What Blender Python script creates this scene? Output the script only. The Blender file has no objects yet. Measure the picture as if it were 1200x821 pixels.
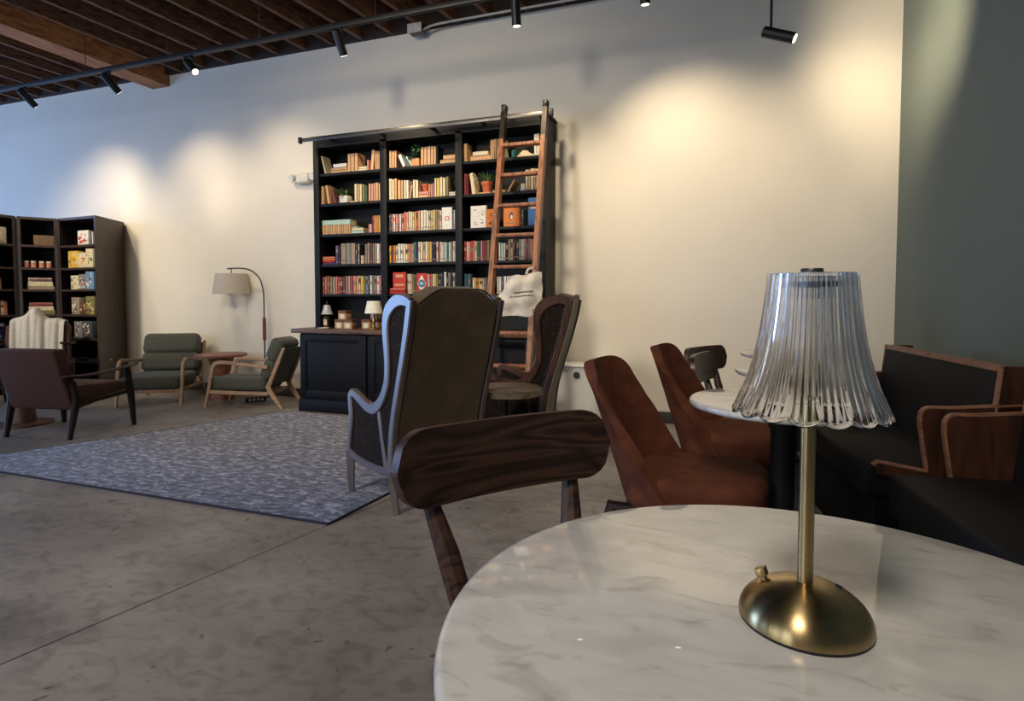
import bpy, bmesh, math, random
from mathutils import Vector, Matrix
random.seed(7)
PI = math.pi
S = bpy.context.scene
COL = S.collection

# ------------------------------------------------------------------ materials
def lin(c):
    return tuple((v / 255 / 12.92 if v / 255 <= .04045 else ((v / 255 + .055) / 1.055) ** 2.4) for v in c) + (1,)

MATS = {}
def mat(name, rgb, rough=.6, metal=0, var=.12, scale=20, bump=0, bscale=200, spec=.5, coat=0, sheen=0, rgb2=None, stretch=None, coat_rough=.05):
    if name in MATS: return MATS[name]
    m = bpy.data.materials.new(name); m.use_nodes = True
    nt = m.node_tree; b = nt.nodes['Principled BSDF']
    b.inputs['Roughness'].default_value = rough
    b.inputs['Metallic'].default_value = metal
    b.inputs['Specular IOR Level'].default_value = spec
    b.inputs['Coat Weight'].default_value = coat
    b.inputs['Coat Roughness'].default_value = coat_rough
    b.inputs['Sheen Weight'].default_value = sheen
    tc = nt.nodes.new('ShaderNodeTexCoord')
    src = tc.outputs['Object']
    if stretch:
        mp = nt.nodes.new('ShaderNodeMapping'); mp.inputs['Scale'].default_value = stretch
        nt.links.new(src, mp.inputs['Vector']); src = mp.outputs['Vector']
    n = nt.nodes.new('ShaderNodeTexNoise'); n.inputs['Scale'].default_value = scale; n.inputs['Detail'].default_value = 5
    nt.links.new(src, n.inputs['Vector'])
    r = nt.nodes.new('ShaderNodeValToRGB')
    c = lin(rgb); d = lin(rgb2) if rgb2 else tuple(v * (1 - var) for v in c[:3]) + (1,)
    e = c if rgb2 else tuple(min(1, v * (1 + var)) for v in c[:3]) + (1,)
    r.color_ramp.elements[0].position = .35; r.color_ramp.elements[1].position = .65
    r.color_ramp.elements[0].color = d; r.color_ramp.elements[1].color = e
    nt.links.new(n.outputs['Fac'], r.inputs['Fac']); nt.links.new(r.outputs['Color'], b.inputs['Base Color'])
    if bump:
        n2 = nt.nodes.new('ShaderNodeTexNoise'); n2.inputs['Scale'].default_value = bscale; n2.inputs['Detail'].default_value = 3
        nt.links.new(src, n2.inputs['Vector'])
        bp = nt.nodes.new('ShaderNodeBump'); bp.inputs['Strength'].default_value = bump; bp.inputs['Distance'].default_value = .01
        nt.links.new(n2.outputs['Fac'], bp.inputs['Height']); nt.links.new(bp.outputs['Normal'], b.inputs['Normal'])
    MATS[name] = m
    return m

def wood(name, dark, light, rough=.45, scale=3.0, axis='X', coat=0, dist=6, stretch=(1, 9, 9), spec=.5, coat_rough=.05):
    """wood with long grain along the given object axis"""
    if name in MATS: return MATS[name]
    m = bpy.data.materials.new(name); m.use_nodes = True
    nt = m.node_tree; b = nt.nodes['Principled BSDF']
    b.inputs['Roughness'].default_value = rough; b.inputs['Coat Weight'].default_value = coat
    b.inputs['Coat Roughness'].default_value = coat_rough
    b.inputs['Specular IOR Level'].default_value = spec
    tc = nt.nodes.new('ShaderNodeTexCoord'); mp = nt.nodes.new('ShaderNodeMapping')
    st = list(stretch)
    if axis == 'Y': st = [stretch[1], stretch[0], stretch[2]]
    if axis == 'Z': st = [stretch[1], stretch[2], stretch[0]]
    mp.inputs['Scale'].default_value = st
    nt.links.new(tc.outputs['Object'], mp.inputs['Vector'])
    n = nt.nodes.new('ShaderNodeTexNoise'); n.inputs['Scale'].default_value = scale
    n.inputs['Detail'].default_value = 2.2; n.inputs['Distortion'].default_value = .35
    nt.links.new(mp.outputs['Vector'], n.inputs['Vector'])
    mu = nt.nodes.new('ShaderNodeMath'); mu.operation = 'MULTIPLY'; mu.inputs[1].default_value = dist
    fr = nt.nodes.new('ShaderNodeMath'); fr.operation = 'PINGPONG'; fr.inputs[1].default_value = 1
    nt.links.new(n.outputs['Fac'], mu.inputs[0]); nt.links.new(mu.outputs[0], fr.inputs[0])
    r = nt.nodes.new('ShaderNodeValToRGB')
    r.color_ramp.elements[0].color = lin(dark); r.color_ramp.elements[1].color = lin(light)
    nt.links.new(fr.outputs[0], r.inputs['Fac']); nt.links.new(r.outputs['Color'], b.inputs['Base Color'])
    bp = nt.nodes.new('ShaderNodeBump'); bp.inputs['Strength'].default_value = .08; bp.inputs['Distance'].default_value = .004
    nt.links.new(fr.outputs[0], bp.inputs['Height']); nt.links.new(bp.outputs['Normal'], b.inputs['Normal'])
    MATS[name] = m
    return m

# ------------------------------------------------------------------ mesh helpers
def obj(name, bm, m, parent=None, angle=35, loc=None):
    bmesh.ops.recalc_face_normals(bm, faces=bm.faces)
    me = bpy.data.meshes.new(name); bm.to_mesh(me); bm.free()
    for mm in (m if isinstance(m, (list, tuple)) else [m]): me.materials.append(mm)
    for p in me.polygons: p.use_smooth = True
    me.set_sharp_from_angle(angle=math.radians(angle))
    o = bpy.data.objects.new(name, me); COL.objects.link(o)
    if parent: o.parent = parent
    if loc: o.location = loc
    return o

def thing(name, label, cat, loc=(0, 0, 0), rz=0, group=None):
    o = bpy.data.objects.new(name, None); COL.objects.link(o)
    o.empty_display_size = .1
    o.location = loc; o.rotation_euler = (0, 0, rz)
    return tag(o, label, cat, group)

def tag(o, label, cat, group=None):
    o['label'] = label; o['category'] = cat
    if group: o['group'] = group
    return o

def struct(name, bm, m, label=None, angle=35):
    o = obj(name, bm, m, angle=angle); o['kind'] = 'structure'
    if label: o['label'] = label
    return o

def dup(root, loc, rz, label, group=None):
    r = root.copy(); COL.objects.link(r); r.location = loc; r.rotation_euler = (0, 0, rz); r['label'] = label
    if group: r['group'] = group
    for ch in list(root.children):
        c = ch.copy(); COL.objects.link(c); c.parent = r
        for g in list(ch.children):
            d = g.copy(); COL.objects.link(d); d.parent = c
    return r

def NB(): return bmesh.new()

def box(bm, x0, x1, y0, y1, z0, z1, bev=0, seg=2, M=None, mi=0):
    t = bmesh.new()
    v = [t.verts.new((x, y, z)) for x in (x0, x1) for y in (y0, y1) for z in (z0, z1)]
    for f in ((0, 1, 3, 2), (4, 6, 7, 5), (0, 4, 5, 1), (2, 3, 7, 6), (0, 2, 6, 4), (1, 5, 7, 3)):
        t.faces.new([v[i] for i in f])
    bmesh.ops.recalc_face_normals(t, faces=t.faces)
    if bev: bmesh.ops.bevel(t, geom=list(t.edges), offset=bev, segments=seg, profile=.5, affect='EDGES', clamp_overlap=True)
    merge(bm, t, M, mi)
    return bm

def merge(bm, t, M=None, mi=0):
    vm = {}
    for v in t.verts: vm[v] = bm.verts.new(M @ v.co if M else v.co)
    for f in t.faces:
        try:
            nf = bm.faces.new([vm[v] for v in f.verts]); nf.material_index = mi
        except ValueError: pass
    t.free()

def tube(bm, pts, r, seg=10, cap=True, ry=None, mi=0):
    pts = [Vector(p) for p in pts]; n = len(pts)
    rs = r if isinstance(r, (list, tuple)) else [r] * n
    prev = None; rings = []
    for i, p in enumerate(pts):
        t = (pts[min(i + 1, n - 1)] - pts[max(i - 1, 0)]).normalized()
        if prev is None:
            a = Vector((0, 0, 1)) if abs(t.z) < .9 else Vector((1, 0, 0))
            u = t.cross(a).normalized()
        else:
            u = (prev - t * prev.dot(t)).normalized()
        prev = u; w = t.cross(u)
        rings.append([bm.verts.new(p + u * math.cos(2 * PI * k / seg) * rs[i] + w * math.sin(2 * PI * k / seg) * rs[i] * (ry or 1)) for k in range(seg)])
    for a, b in zip(rings, rings[1:]):
        for k in range(seg):
            f = bm.faces.new((a[k], a[(k + 1) % seg], b[(k + 1) % seg], b[k])); f.material_index = mi
    if cap:
        bm.faces.new(rings[0][::-1]).material_index = mi; bm.faces.new(rings[-1]).material_index = mi
    return bm

def lathe(bm, prof, seg=32, c=(0, 0), cap=True, mi=0):
    rings = [[bm.verts.new((c[0] + r * math.cos(2 * PI * k / seg), c[1] + r * math.sin(2 * PI * k / seg), z)) for k in range(seg)] for r, z in prof]
    for a, b in zip(rings, rings[1:]):
        for k in range(seg):
            bm.faces.new((a[k], a[(k + 1) % seg], b[(k + 1) % seg], b[k])).material_index = mi
    if cap:
        bm.faces.new(rings[0][::-1]).material_index = mi; bm.faces.new(rings[-1]).material_index = mi
    return bm

def cr(pts, n=6, closed=False):
    """Catmull-Rom resample of a list of tuples"""
    P = [Vector(p) for p in pts]; out = []; N = len(P)
    rng = range(N if closed else N - 1)
    for i in rng:
        if closed: a, b, c, d = P[(i - 1) % N], P[i], P[(i + 1) % N], P[(i + 2) % N]
        else: a, b, c, d = P[max(i - 1, 0)], P[i], P[i + 1], P[min(i + 2, N - 1)]
        for k in range(n):
            t = k / n
            out.append(.5 * ((2 * b) + (c - a) * t + (2 * a - 5 * b + 4 * c - d) * t * t + (3 * b - a - 3 * c + d) * t ** 3))
    if not closed: out.append(P[-1])
    return out

def band(bm, pts, widths, y0, y1, bev=.004):
    """solid strip following a curve in the local x-z plane, width in that plane, from y0 to y1"""
    P = [Vector((p[0], p[1])) for p in pts]; n = len(P)
    W = widths if isinstance(widths, (list, tuple)) else [widths] * n
    if len(W) != n:
        W = [W[min(int(i / (n - 1) * (len(W) - 1)), len(W) - 2)] * (1 - (i / (n - 1) * (len(W) - 1)) % 1) + W[min(int(i / (n - 1) * (len(W) - 1)) + 1, len(W) - 1)] * ((i / (n - 1) * (len(W) - 1)) % 1) for i in range(n)]
    rings = []
    for i in range(n):
        t = (P[min(i + 1, n - 1)] - P[max(i - 1, 0)]).normalized(); nn = Vector((-t.y, t.x)); h = W[i] / 2
        b = min(bev, h * .6)
        sec = [(-h, y0 + b), (-h + b, y0), (h - b, y0), (h, y0 + b), (h, y1 - b), (h - b, y1), (-h + b, y1), (-h, y1 - b)]
        rings.append([bm.verts.new((P[i].x + nn.x * a, y, P[i].y + nn.y * a)) for a, y in sec])
    for a, b in zip(rings, rings[1:]):
        for k in range(8): bm.faces.new((a[k], a[(k + 1) % 8], b[(k + 1) % 8], b[k]))
    bm.faces.new(rings[0][::-1]); bm.faces.new(rings[-1])
    return bm

def prism(bm, poly, fn, w0, w1, mi=0):
    a = [bm.verts.new(fn(p[0], p[1], w0)) for p in poly]; b = [bm.verts.new(fn(p[0], p[1], w1)) for p in poly]
    n = len(poly)
    bm.faces.new(a[::-1]).material_index = mi; bm.faces.new(b).material_index = mi
    for k in range(n): bm.faces.new((a[k], a[(k + 1) % n], b[(k + 1) % n], b[k])).material_index = mi
    return bm
XZ = lambda u, v, w: (u, w, v)
YZ = lambda u, v, w: (w, u, v)
XY = lambda u, v, w: (u, v, w)

def rpoly(x0, x1, z0, z1, r, seg=6, corners=(1, 1, 1, 1)):
    out = []
    for i, (cx, cz, a0) in enumerate(((x1 - r, z1 - r, 0), (x0 + r, z1 - r, 90), (x0 + r, z0 + r, 180), (x1 - r, z0 + r, 270))):
        if corners[i]:
            for k in range(seg + 1):
                a = math.radians(a0 + 90 * k / seg); out.append((cx + r * math.cos(a), cz + r * math.sin(a)))
        else:
            out.append(((x1, z1), (x0, z1), (x0, z0), (x1, z0))[i])
    return out

def shell(bm, grid, th):
    """closed thick surface from a grid of points, thickness along the normals"""
    n, m = len(grid), len(grid[0])
    G = [[Vector(p) for p in row] for row in grid]
    N = []
    for i in range(n):
        row = []
        for j in range(m):
            a = G[min(i + 1, n - 1)][j] - G[max(i - 1, 0)][j]; b = G[i][min(j + 1, m - 1)] - G[i][max(j - 1, 0)]
            row.append(a.cross(b).normalized())
        N.append(row)
    A = [[bm.verts.new(G[i][j] + N[i][j] * th / 2) for j in range(m)] for i in range(n)]
    B = [[bm.verts.new(G[i][j] - N[i][j] * th / 2) for j in range(m)] for i in range(n)]
    for i in range(n - 1):
        for j in range(m - 1):
            bm.faces.new((A[i][j], A[i][j + 1], A[i + 1][j + 1], A[i + 1][j]))
            bm.faces.new((B[i][j], B[i + 1][j], B[i + 1][j + 1], B[i][j + 1]))
    for i in range(n - 1):
        bm.faces.new((A[i][0], A[i + 1][0], B[i + 1][0], B[i][0])); bm.faces.new((A[i][-1], B[i][-1], B[i + 1][-1], A[i + 1][-1]))
    for j in range(m - 1):
        bm.faces.new((A[0][j], B[0][j], B[0][j + 1], A[0][j + 1])); bm.faces.new((A[-1][j], A[-1][j + 1], B[-1][j + 1], B[-1][j]))
    return bm

def soft(o, lv=1):
    md = o.modifiers.new('subd', 'SUBSURF'); md.levels = lv; md.render_levels = lv
    for p in o.data.polygons: p.use_smooth = True
    a = o.data.attributes.get('sharp_edge')
    if a: o.data.attributes.remove(a)
    return o

# ------------------------------------------------------------------ camera
cam_d = bpy.data.cameras.new('camera'); cam = bpy.data.objects.new('camera', cam_d); COL.objects.link(cam)
cam_d.sensor_width = 36; cam_d.lens = 680 / 1200 * 36; cam_d.shift_y = -30.5 / 1200
cam_d.clip_start = .02
yaw = math.atan(245 / 680); pitch = math.atan(30 / 680)
cam.location = (0, 0, 1.08); cam.rotation_euler = (PI / 2 - pitch, 0, yaw)
S.camera = cam

# ------------------------------------------------------------------ common materials
M_wallw = mat('cream_wall_paint', (236, 230, 218), .85, var=.015, scale=3, bump=.03, bscale=120)
M_green = mat('grey_green_wall_paint', (104, 114, 106), .8, var=.03, scale=2, bump=.03, bscale=120)
M_black = mat('black_stained_wood', (14, 13, 14), .5, spec=.3, var=.15, scale=6, stretch=(6, 6, 1))
M_blackm = mat('black_powder_metal', (22, 22, 24), .45, var=.1, spec=.5)
M_steel = mat('dark_grey_steel', (92, 90, 88), .38, metal=.85, var=.1)
M_walnutdark = wood('dark_walnut', (34, 20, 15), (64, 40, 28), .38, coat=.15, axis='Z')
M_white = mat('white_ceramic', (228, 224, 214), .35, var=.03)
M_base = mat('dark_baseboard', (62, 58, 55), .55, var=.08)

# ------------------------------------------------------------------ floor
def floor_material():
    m = bpy.data.materials.new('polished_concrete'); m.use_nodes = True
    nt = m.node_tree; b = nt.nodes['Principled BSDF']; L = nt.links.new
    tc = nt.nodes.new('ShaderNodeTexCoord')
    def noise(s, d=6, dis=0, vec=None):
        n = nt.nodes.new('ShaderNodeTexNoise'); n.inputs['Scale'].default_value = s; n.inputs['Detail'].default_value = d
        n.inputs['Distortion'].default_value = dis; L(vec or tc.outputs['Object'], n.inputs['Vector']); return n
    def ramp(src, stops):
        r = nt.nodes.new('ShaderNodeValToRGB'); e = r.color_ramp.elements
        while len(e) < len(stops): e.new(.5)
        for k, (p, c) in enumerate(stops): e[k].position = p; e[k].color = c
        L(src, r.inputs['Fac']); return r
    def mix(fac, a, bb, mode='MIX'):
        x = nt.nodes.new('ShaderNodeMix'); x.data_type = 'RGBA'; x.blend_type = mode
        if isinstance(fac, float): x.inputs[0].default_value = fac
        else: L(fac, x.inputs[0])
        L(a, x.inputs[6]); L(bb, x.inputs[7]); return x.outputs[2]
    c1 = ramp(noise(1.1, 8, .6).outputs['Fac'], [(.3, lin((116, 110, 106))), (.52, lin((150, 143, 138))), (.72, lin((176, 169, 163)))])
    mp = nt.nodes.new('ShaderNodeMapping'); mp.inputs['Scale'].default_value = (1, 1.6, 1); L(tc.outputs['Object'], mp.inputs['Vector'])
    c2 = ramp(noise(9, 8, 1.2, mp.outputs['Vector']).outputs['Fac'], [(.32, (.66, .64, .62, 1)), (.52, (1, 1, 1, 1)), (.72, (1.06, 1.05, 1.03, 1))])
    col = mix(.8, c1.outputs['Color'], c2.outputs['Color'], 'MULTIPLY')
    blot = ramp(noise(5.5, 9, 2.0).outputs['Fac'], [(.0, (0, 0, 0, 1)), (.675, (0, 0, 0, 1)), (.71, (.75, .75, .75, 1))])
    dk = nt.nodes.new('ShaderNodeRGB'); dk.outputs[0].default_value = lin((52, 44, 39))
    col = mix(blot.outputs['Color'], col, dk.outputs[0])
    # control joint: straight saw cut through (-1.99,1.058) and (-1.752,2.27)
    sx = nt.nodes.new('ShaderNodeSeparateXYZ'); L(tc.outputs['Object'], sx.inputs[0])
    def lineterm(p, q, wd):
        dx, dy = q[0] - p[0], q[1] - p[1]; l = math.hypot(dx, dy); nx, ny = -dy / l, dx / l
        a = nt.nodes.new('ShaderNodeMath'); a.operation = 'MULTIPLY'; a.inputs[1].default_value = nx; L(sx.outputs[0], a.inputs[0])
        c = nt.nodes.new('ShaderNodeMath'); c.operation = 'MULTIPLY_ADD'; c.inputs[1].default_value = ny; L(sx.outputs[1], c.inputs[0]); L(a.outputs[0], c.inputs[2])
        d = nt.nodes.new('ShaderNodeMath'); d.operation = 'ADD'; d.inputs[1].default_value = -(p[0] * nx + p[1] * ny); L(c.outputs[0], d.inputs[0])
        w = noise(30, 3); ww = nt.nodes.new('ShaderNodeMath'); ww.operation = 'MULTIPLY_ADD'; ww.inputs[1].default_value = .006; ww.inputs[2].default_value = -.003
        L(w.outputs['Fac'], ww.inputs[0]); dd = nt.nodes.new('ShaderNodeMath'); dd.operation = 'ADD'; L(d.outputs[0], dd.inputs[0]); L(ww.outputs[0], dd.inputs[1])
        e = nt.nodes.new('ShaderNodeMath'); e.operation = 'ABSOLUTE'; L(dd.outputs[0], e.inputs[0])
        g = nt.nodes.new('ShaderNodeMath'); g.operation = 'LESS_THAN'; g.inputs[1].default_value = wd; L(e.outputs[0], g.inputs[0])
        return g.outputs[0]
    crack = nt.nodes.new('ShaderNodeRGB'); crack.outputs[0].default_value = lin((38, 32, 28))
    col = mix(lineterm((-1.99, 1.058), (-1.752, 2.27), .0035), col, crack.outputs[0])
    L(col, b.inputs['Base Color'])
    rr = ramp(noise(3, 6, .5).outputs['Fac'], [(.3, (.36, .36, .36, 1)), (.7, (.55, .55, .55, 1))]); L(rr.outputs['Color'], b.inputs['Roughness'])
    b.inputs['Specular IOR Level'].default_value = .4
    bp = nt.nodes.new('ShaderNodeBump'); bp.inputs['Strength'].default_value = .06; bp.inputs['Distance'].default_value = .01
    L(noise(14, 8, 1).outputs['Fac'], bp.inputs['Height']); L(bp.outputs['Normal'], b.inputs['Normal'])
    return m
XL, XR, YF, YB = -11.5, 1.25, -4.5, 5.17
bm = NB(); box(bm, XL - .15, XR + .15, YF - .15, YB + .15, -.12, 0); struct('floor', bm, floor_material(), 'worn brown grey polished concrete floor with a saw cut joint')

# ------------------------------------------------------------------ walls
ZT = 5.0
bm = NB(); box(bm, XL - .15, XR + .15, YB, YB + .15, 0, ZT); struct('wall_back', bm, M_wallw, 'tall cream painted wall behind the bookcases')
bm = NB(); box(bm, XR, XR + .15, YF - .15, YB, 0, ZT); struct('wall_right', bm, M_green, 'dark grey green painted wall behind the benches')

def wall_with_windows(name, m, fn, a0, a1, wins, z0, z1):
    bm = NB(); cuts = [a0] + [v for w in wins for v in w] + [a1]
    for i in range(0, len(cuts) - 1, 2):
        fn(bm, cuts[i], cuts[i + 1], 0, ZT)
    for w in wins:
        fn(bm, w[0], w[1], 0, z0); fn(bm, w[0], w[1], z1, ZT)
    return struct(name, bm, m)
LW = [(-3.4, -1.4), (.6, 3.2), (3.7, 4.9)]
FW = [(-10.5, -8.3), (-7.6, -5.4), (-4.7, -2.5)]
wall_with_windows('wall_left', M_wallw, lambda bm, a, b, z0, z1: box(bm, XL - .15, XL, a, b, z0, z1), YF - .15, YB, LW, .15, 3.3)
wall_with_windows('wall_front', M_wallw, lambda bm, a, b, z0, z1: box(bm, a, b, YF - .15, YF, z0, z1), XL, XR, FW, .5, 3.3)
M_glass = bpy.data.materials.new('window_glass'); M_glass.use_nodes = True
_b = M_glass.node_tree.nodes['Principled BSDF']; _b.inputs['Transmission Weight'].default_value = 1; _b.inputs['Roughness'].default_value = 0; _b.inputs['IOR'].default_value = 1.45
_b.inputs['Base Color'].default_value = (.9, .95, .95, 1)

def window(k, a0, a1, side):
    bm = NB()
    def bx(bm, a, b, z0, z1, d0, d1):
        if side == 'L': box(bm, XL + d0, XL + d1, a, b, z0, z1)
        else: box(bm, a, b, YF + d0, YF + d1, z0, z1)
    zs = .15 if side == 'L' else .5; bx(bm, a0, a1, zs, zs + .06, -.1, .02); bx(bm, a0, a1, 3.24, 3.3, -.1, .02)
    bx(bm, a0, a0 + .06, zs, 3.3, -.1, .02); bx(bm, a1 - .06, a1, zs, 3.3, -.1, .02)
    bx(bm, (a0 + a1) / 2 - .025, (a0 + a1) / 2 + .025, zs, 3.3, -.1, .02)
    bx(bm, a0, a1, 2.4, 2.45, -.1, .02)
    o = struct('window_%d' % k, bm, M_blackm, 'black framed storefront window')
    g = NB(); bx(g, a0 + .05, a1 - .05, zs + .05, 3.25, -.075, -.07)
    obj('pane', g, M_glass, o)
    # daylight of this window
    ld = bpy.data.lights.new('window_daylight', 'AREA'); ld.shape = 'RECTANGLE'; ld.size = a1 - a0 - .1; ld.size_y = 2.6
    ld.color = (.30, .52, 1.0) if side == 'L' else (.80, .88, 1.0); ld.energy = {1: 40, 2: 265, 3: 10}.get(k, 60)
    lo = bpy.data.objects.new('window_daylight', ld); COL.objects.link(lo)
    if side == 'L': lo.location = (XL - .06, (a0 + a1) / 2, 1.72); lo.rotation_euler = (0, -PI / 2, 0); ld.size, ld.size_y = 3.0, a1 - a0 - .1
    else: lo.location = ((a0 + a1) / 2, YF - .06, 1.9); lo.rotation_euler = (PI / 2, 0, 0)
k = 1
for w in LW: window(k, w[0], w[1], 'L'); k += 1
for w in FW: window(k, w[0], w[1], 'F'); k += 1

bm = NB(); box(bm, XL, XR, YB - .016, YB, 0, .1, .003); struct('baseboard_back', bm, M_base)
bm = NB(); box(bm, XR - .016, XR, YF, YB - .016, 0, .1, .003); struct('baseboard_right', bm, M_base)

# ------------------------------------------------------------------ ceiling: sloping deck, skewed joists, one big beam
SL, SK = .078, .223
M_deck = wood('dark_roof_deck', (24, 15, 12), (46, 29, 22), .8, axis='X')
M_joist = wood('brown_roof_joist', (62, 38, 27), (122, 82, 58), .7, axis='Y', stretch=(.6, 8, 8))
M_beam = wood('warm_timber_beam', (140, 86, 50), (190, 128, 80), .65, axis='Y', stretch=(.5, 7, 7))
zc = lambda y: 3.70 + SL * (YB - y)
bm = NB()
v = [bm.verts.new(p) for p in ((XL - .15, YB, zc(YB) + .24), (XR + .15, YB, zc(YB) + .24), (XR + .15, YF - .15, zc(YF - .15) + .24), (XL - .15, YF - .15, zc(YF - .15) + .24))]
u = [bm.verts.new(q.co + Vector((0, 0, .06))) for q in v]
bm.faces.new(v); bm.faces.new(u[::-1])
for i in range(4): bm.faces.new((v[i], u[i], u[(i + 1) % 4], v[(i + 1) % 4]))
struct('ceiling', bm, M_deck, 'dark boarded roof deck above the joists')
k = 1
def rafter(bm, xw, w, zb, h):
    y1 = YB; y0 = YF
    if xw > XR - w: y1 = YB - (xw + w - XR) / SK - .01
    x = lambda y: xw - SK * (YB - y)
    if x(y0) < XL: y0 = YB - (xw - XL) / SK + .01
    if y1 - y0 < .3: return False
    q = []
    for y in (y0, y1):
        for dx in (-w / 2, w / 2):
            for dz in (zb, zb + h): q.append(bm.verts.new((x(y) + dx, y, zc(y) + dz)))
    for f in ((0, 1, 3, 2), (4, 6, 7, 5), (0, 4, 5, 1), (2, 3, 7, 6), (0, 2, 6, 4), (1, 5, 7, 3)): bm.faces.new([q[i] for i in f])
    return True
xw = -4.161 - 20 * .351
while xw < 3.3:
    if abs(xw + 6.28) > .17:
        bm = NB()
        if rafter(bm, xw, .045, 0, .235):
            struct('trim_%d' % k, bm, M_joist, 'brown timber roof joist running to the cream wall'); k += 1
        else: bm.free()
    xw += .351
bm = NB(); box(bm, XL - .1, XR + .1, YB - .05, YB, 3.702, 3.96); struct('trim_%d' % k, bm, M_deck, 'dark blocking board closing the joist ends at the cream wall'); k += 1
bm = NB(); rafter(bm, -6.28, .27, -.125, .355); struct('trim_%d' % k, bm, M_beam, 'thick warm brown timber beam crossing the joists\' line')

# ------------------------------------------------------------------ light track
TY, TZ = 4.07, 3.30
trk = thing('lighting_track', 'long black lighting track hung below the ceiling joists along the cream wall', 'lighting track', (0, TY, TZ))
bm = NB(); box(bm, -9.6, .98, -.018, -.004, -.016, .026, .002); box(bm, -9.6, .98, .004, .018, -.016, .026, .002); box(bm, -9.6, .98, -.016, .016, .012, .026)
obj('rail', bm, M_blackm, trk)
for x in (-8.2, -7.1, -5.95, -4.86, -3.78, -2.62, -1.1, .2):
    bm = NB(); tube(bm, [(x, 0, .012), (x, 0, zc(TY) - TZ + .02)], .004, 6); lathe(bm, [(.012, .014), (.012, .04)], 10, (x, 0))
    obj('suspension_rod', bm, M_steel, trk)

M_lens = bpy.data.materials.new('lit_spot_lens'); M_lens.use_nodes = True
_b = M_lens.node_tree.nodes['Principled BSDF']; _b.inputs['Emission Color'].default_value = (1, .86, .66, 1); _b.inputs['Emission Strength'].default_value = 6
WARM = (1.0, .80, .54)
def spot(loc, aim, energy, size=80, blend=.9, color=WARM, radius=.03):
    ld = bpy.data.lights.new('track_or_fill_beam', 'SPOT'); ld.energy = energy; ld.spot_size = math.radians(size); ld.spot_blend = blend
    ld.color = color; ld.shadow_soft_size = radius
    o = bpy.data.objects.new('track_or_fill_beam', ld); COL.objects.link(o); o.location = loc
    o.rotation_euler = (Vector(aim) - Vector(loc)).to_track_quat('-Z', 'Y').to_euler()

def track_light(x, d, label, aim, energy, size=95, drop=0, blend=1.0):
    t = thing('track_spotlight', label, 'spotlight', (x, TY, TZ - .016), 0, 'spotlights on the black track')
    bm = NB(); box(bm, -.045, .045, -.014, .014, -.028, 0, .003)
    tube(bm, [(0, 0, -.026), (0, 0, -.06 - drop)], .008, 8); obj('mount', bm, M_blackm, t)
    d = Vector(d).normalized(); p = Vector((0, 0, -.062 - drop))
    bm = NB(); a = p - d * .05; e = p + d * .15
    tube(bm, [a, a + d * .005, e - d * .003, e], [.028, .034, .034, .031], 20)
    obj('barrel', bm, M_blackm, t)
    bm = NB(); tube(bm, [e, e + d * .0015], .027, 20); obj('lens', bm, M_lens, t)
    if energy:
        spot(Vector(t.location) + e + d * .004, aim, energy, size, blend)
E0 = 72
for args in (
    (-6.9, (.05, .75, -.68), 'black spotlight out at the hidden left end of the track', (-7.2, 5.17, 1.9), E0),
    (-5.66, (.15, .72, -.70), 'black cylindrical spotlight on the track left of the thick timber beam end', (-5.6, 5.17, 2.0), E0),
    (-4.60, (.72, -.18, -.66), 'black cylindrical spotlight with glowing end just right of the timber beam end', (-4.5, 5.17, 2.0), E0),
    (-2.98, (.05, .45, -.85), 'black cylindrical spotlight above the left bays of the tall bookcase', (-2.9, 5.1, 1.6), E0 * 1.3),
    (-1.44, (0, .18, -1), 'black spotlight hanging nearly straight down above the library ladder', (-1.7, 5.0, 1.7), E0 * 1.2),
    (-.515, (0, .2, -1), 'black spotlight cut by the top edge of the photo', (-.25, 5.17, 2.0), E0 * 1.9)):
    track_light(*args)
track_light(.27, (.90, -.18, -.42), 'black spotlight on a long stem aimed at the grey green wall', (1.25, 4.55, 2.9), 125, 112, drop=.47)
track_light(.86, (.1, .6, -.8), 'black spotlight at the right end of the track above the frame', (.9, 5.17, 2.2), 50)
# added unseen fill spots without fixtures, lighting seats, tables and bookcases
for x, y, z, ax, ay, en in ((-6.2, 1.0, 3.4, -7.0, 4.6, 480), (-4.6, .4, 3.4, -4.6, 4.0, 120), (-2.6, .2, 3.4, -2.5, 4.9, 410), (-.2, .2, 3.4, .4, 3.6, 110), (-.5, -.9, 3.4, .2, 1.6, 200), (-3.0, -.6, 3.4, -2.6, 1.4, 230)):
    spot((x, y, z), (ax, ay, 1.3 if ay > 3 else .6), en, 75 if x > -6 else 50, 1.0, (1, .86, .66) if ay > 3 else (1, .90, .77), .35)

# conduit and junction box under the joists
bm = NB(); tube(bm, cr([(-2.72, 5.05, 3.655), (-2.6, 5.05, 3.68), (-2.3, 5.05, 3.685), (-1.2, 5.05, 3.685), (.6, 5.05, 3.685)], 5), .011, 8)
tag(obj('conduit_pipe', bm, mat('white_conduit', (190, 186, 180), .4)), 'thin pale conduit pipe running under the joists along the wall top', 'pipe')
jb = thing('junction_box', 'small grey junction box under the joists at the conduit end', 'junction box', (-2.79, 5.05, 3.62))
bm = NB(); box(bm, -.07, .07, -.05, .05, 0, .0895, .006); obj('body', bm, M_steel, jb)
bm = NB(); box(bm, -.075, .075, -.056, -.05, -.004, .084, .002); obj('cover_plate', bm, mat('white_conduit', (190, 186, 180)), jb)

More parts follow.
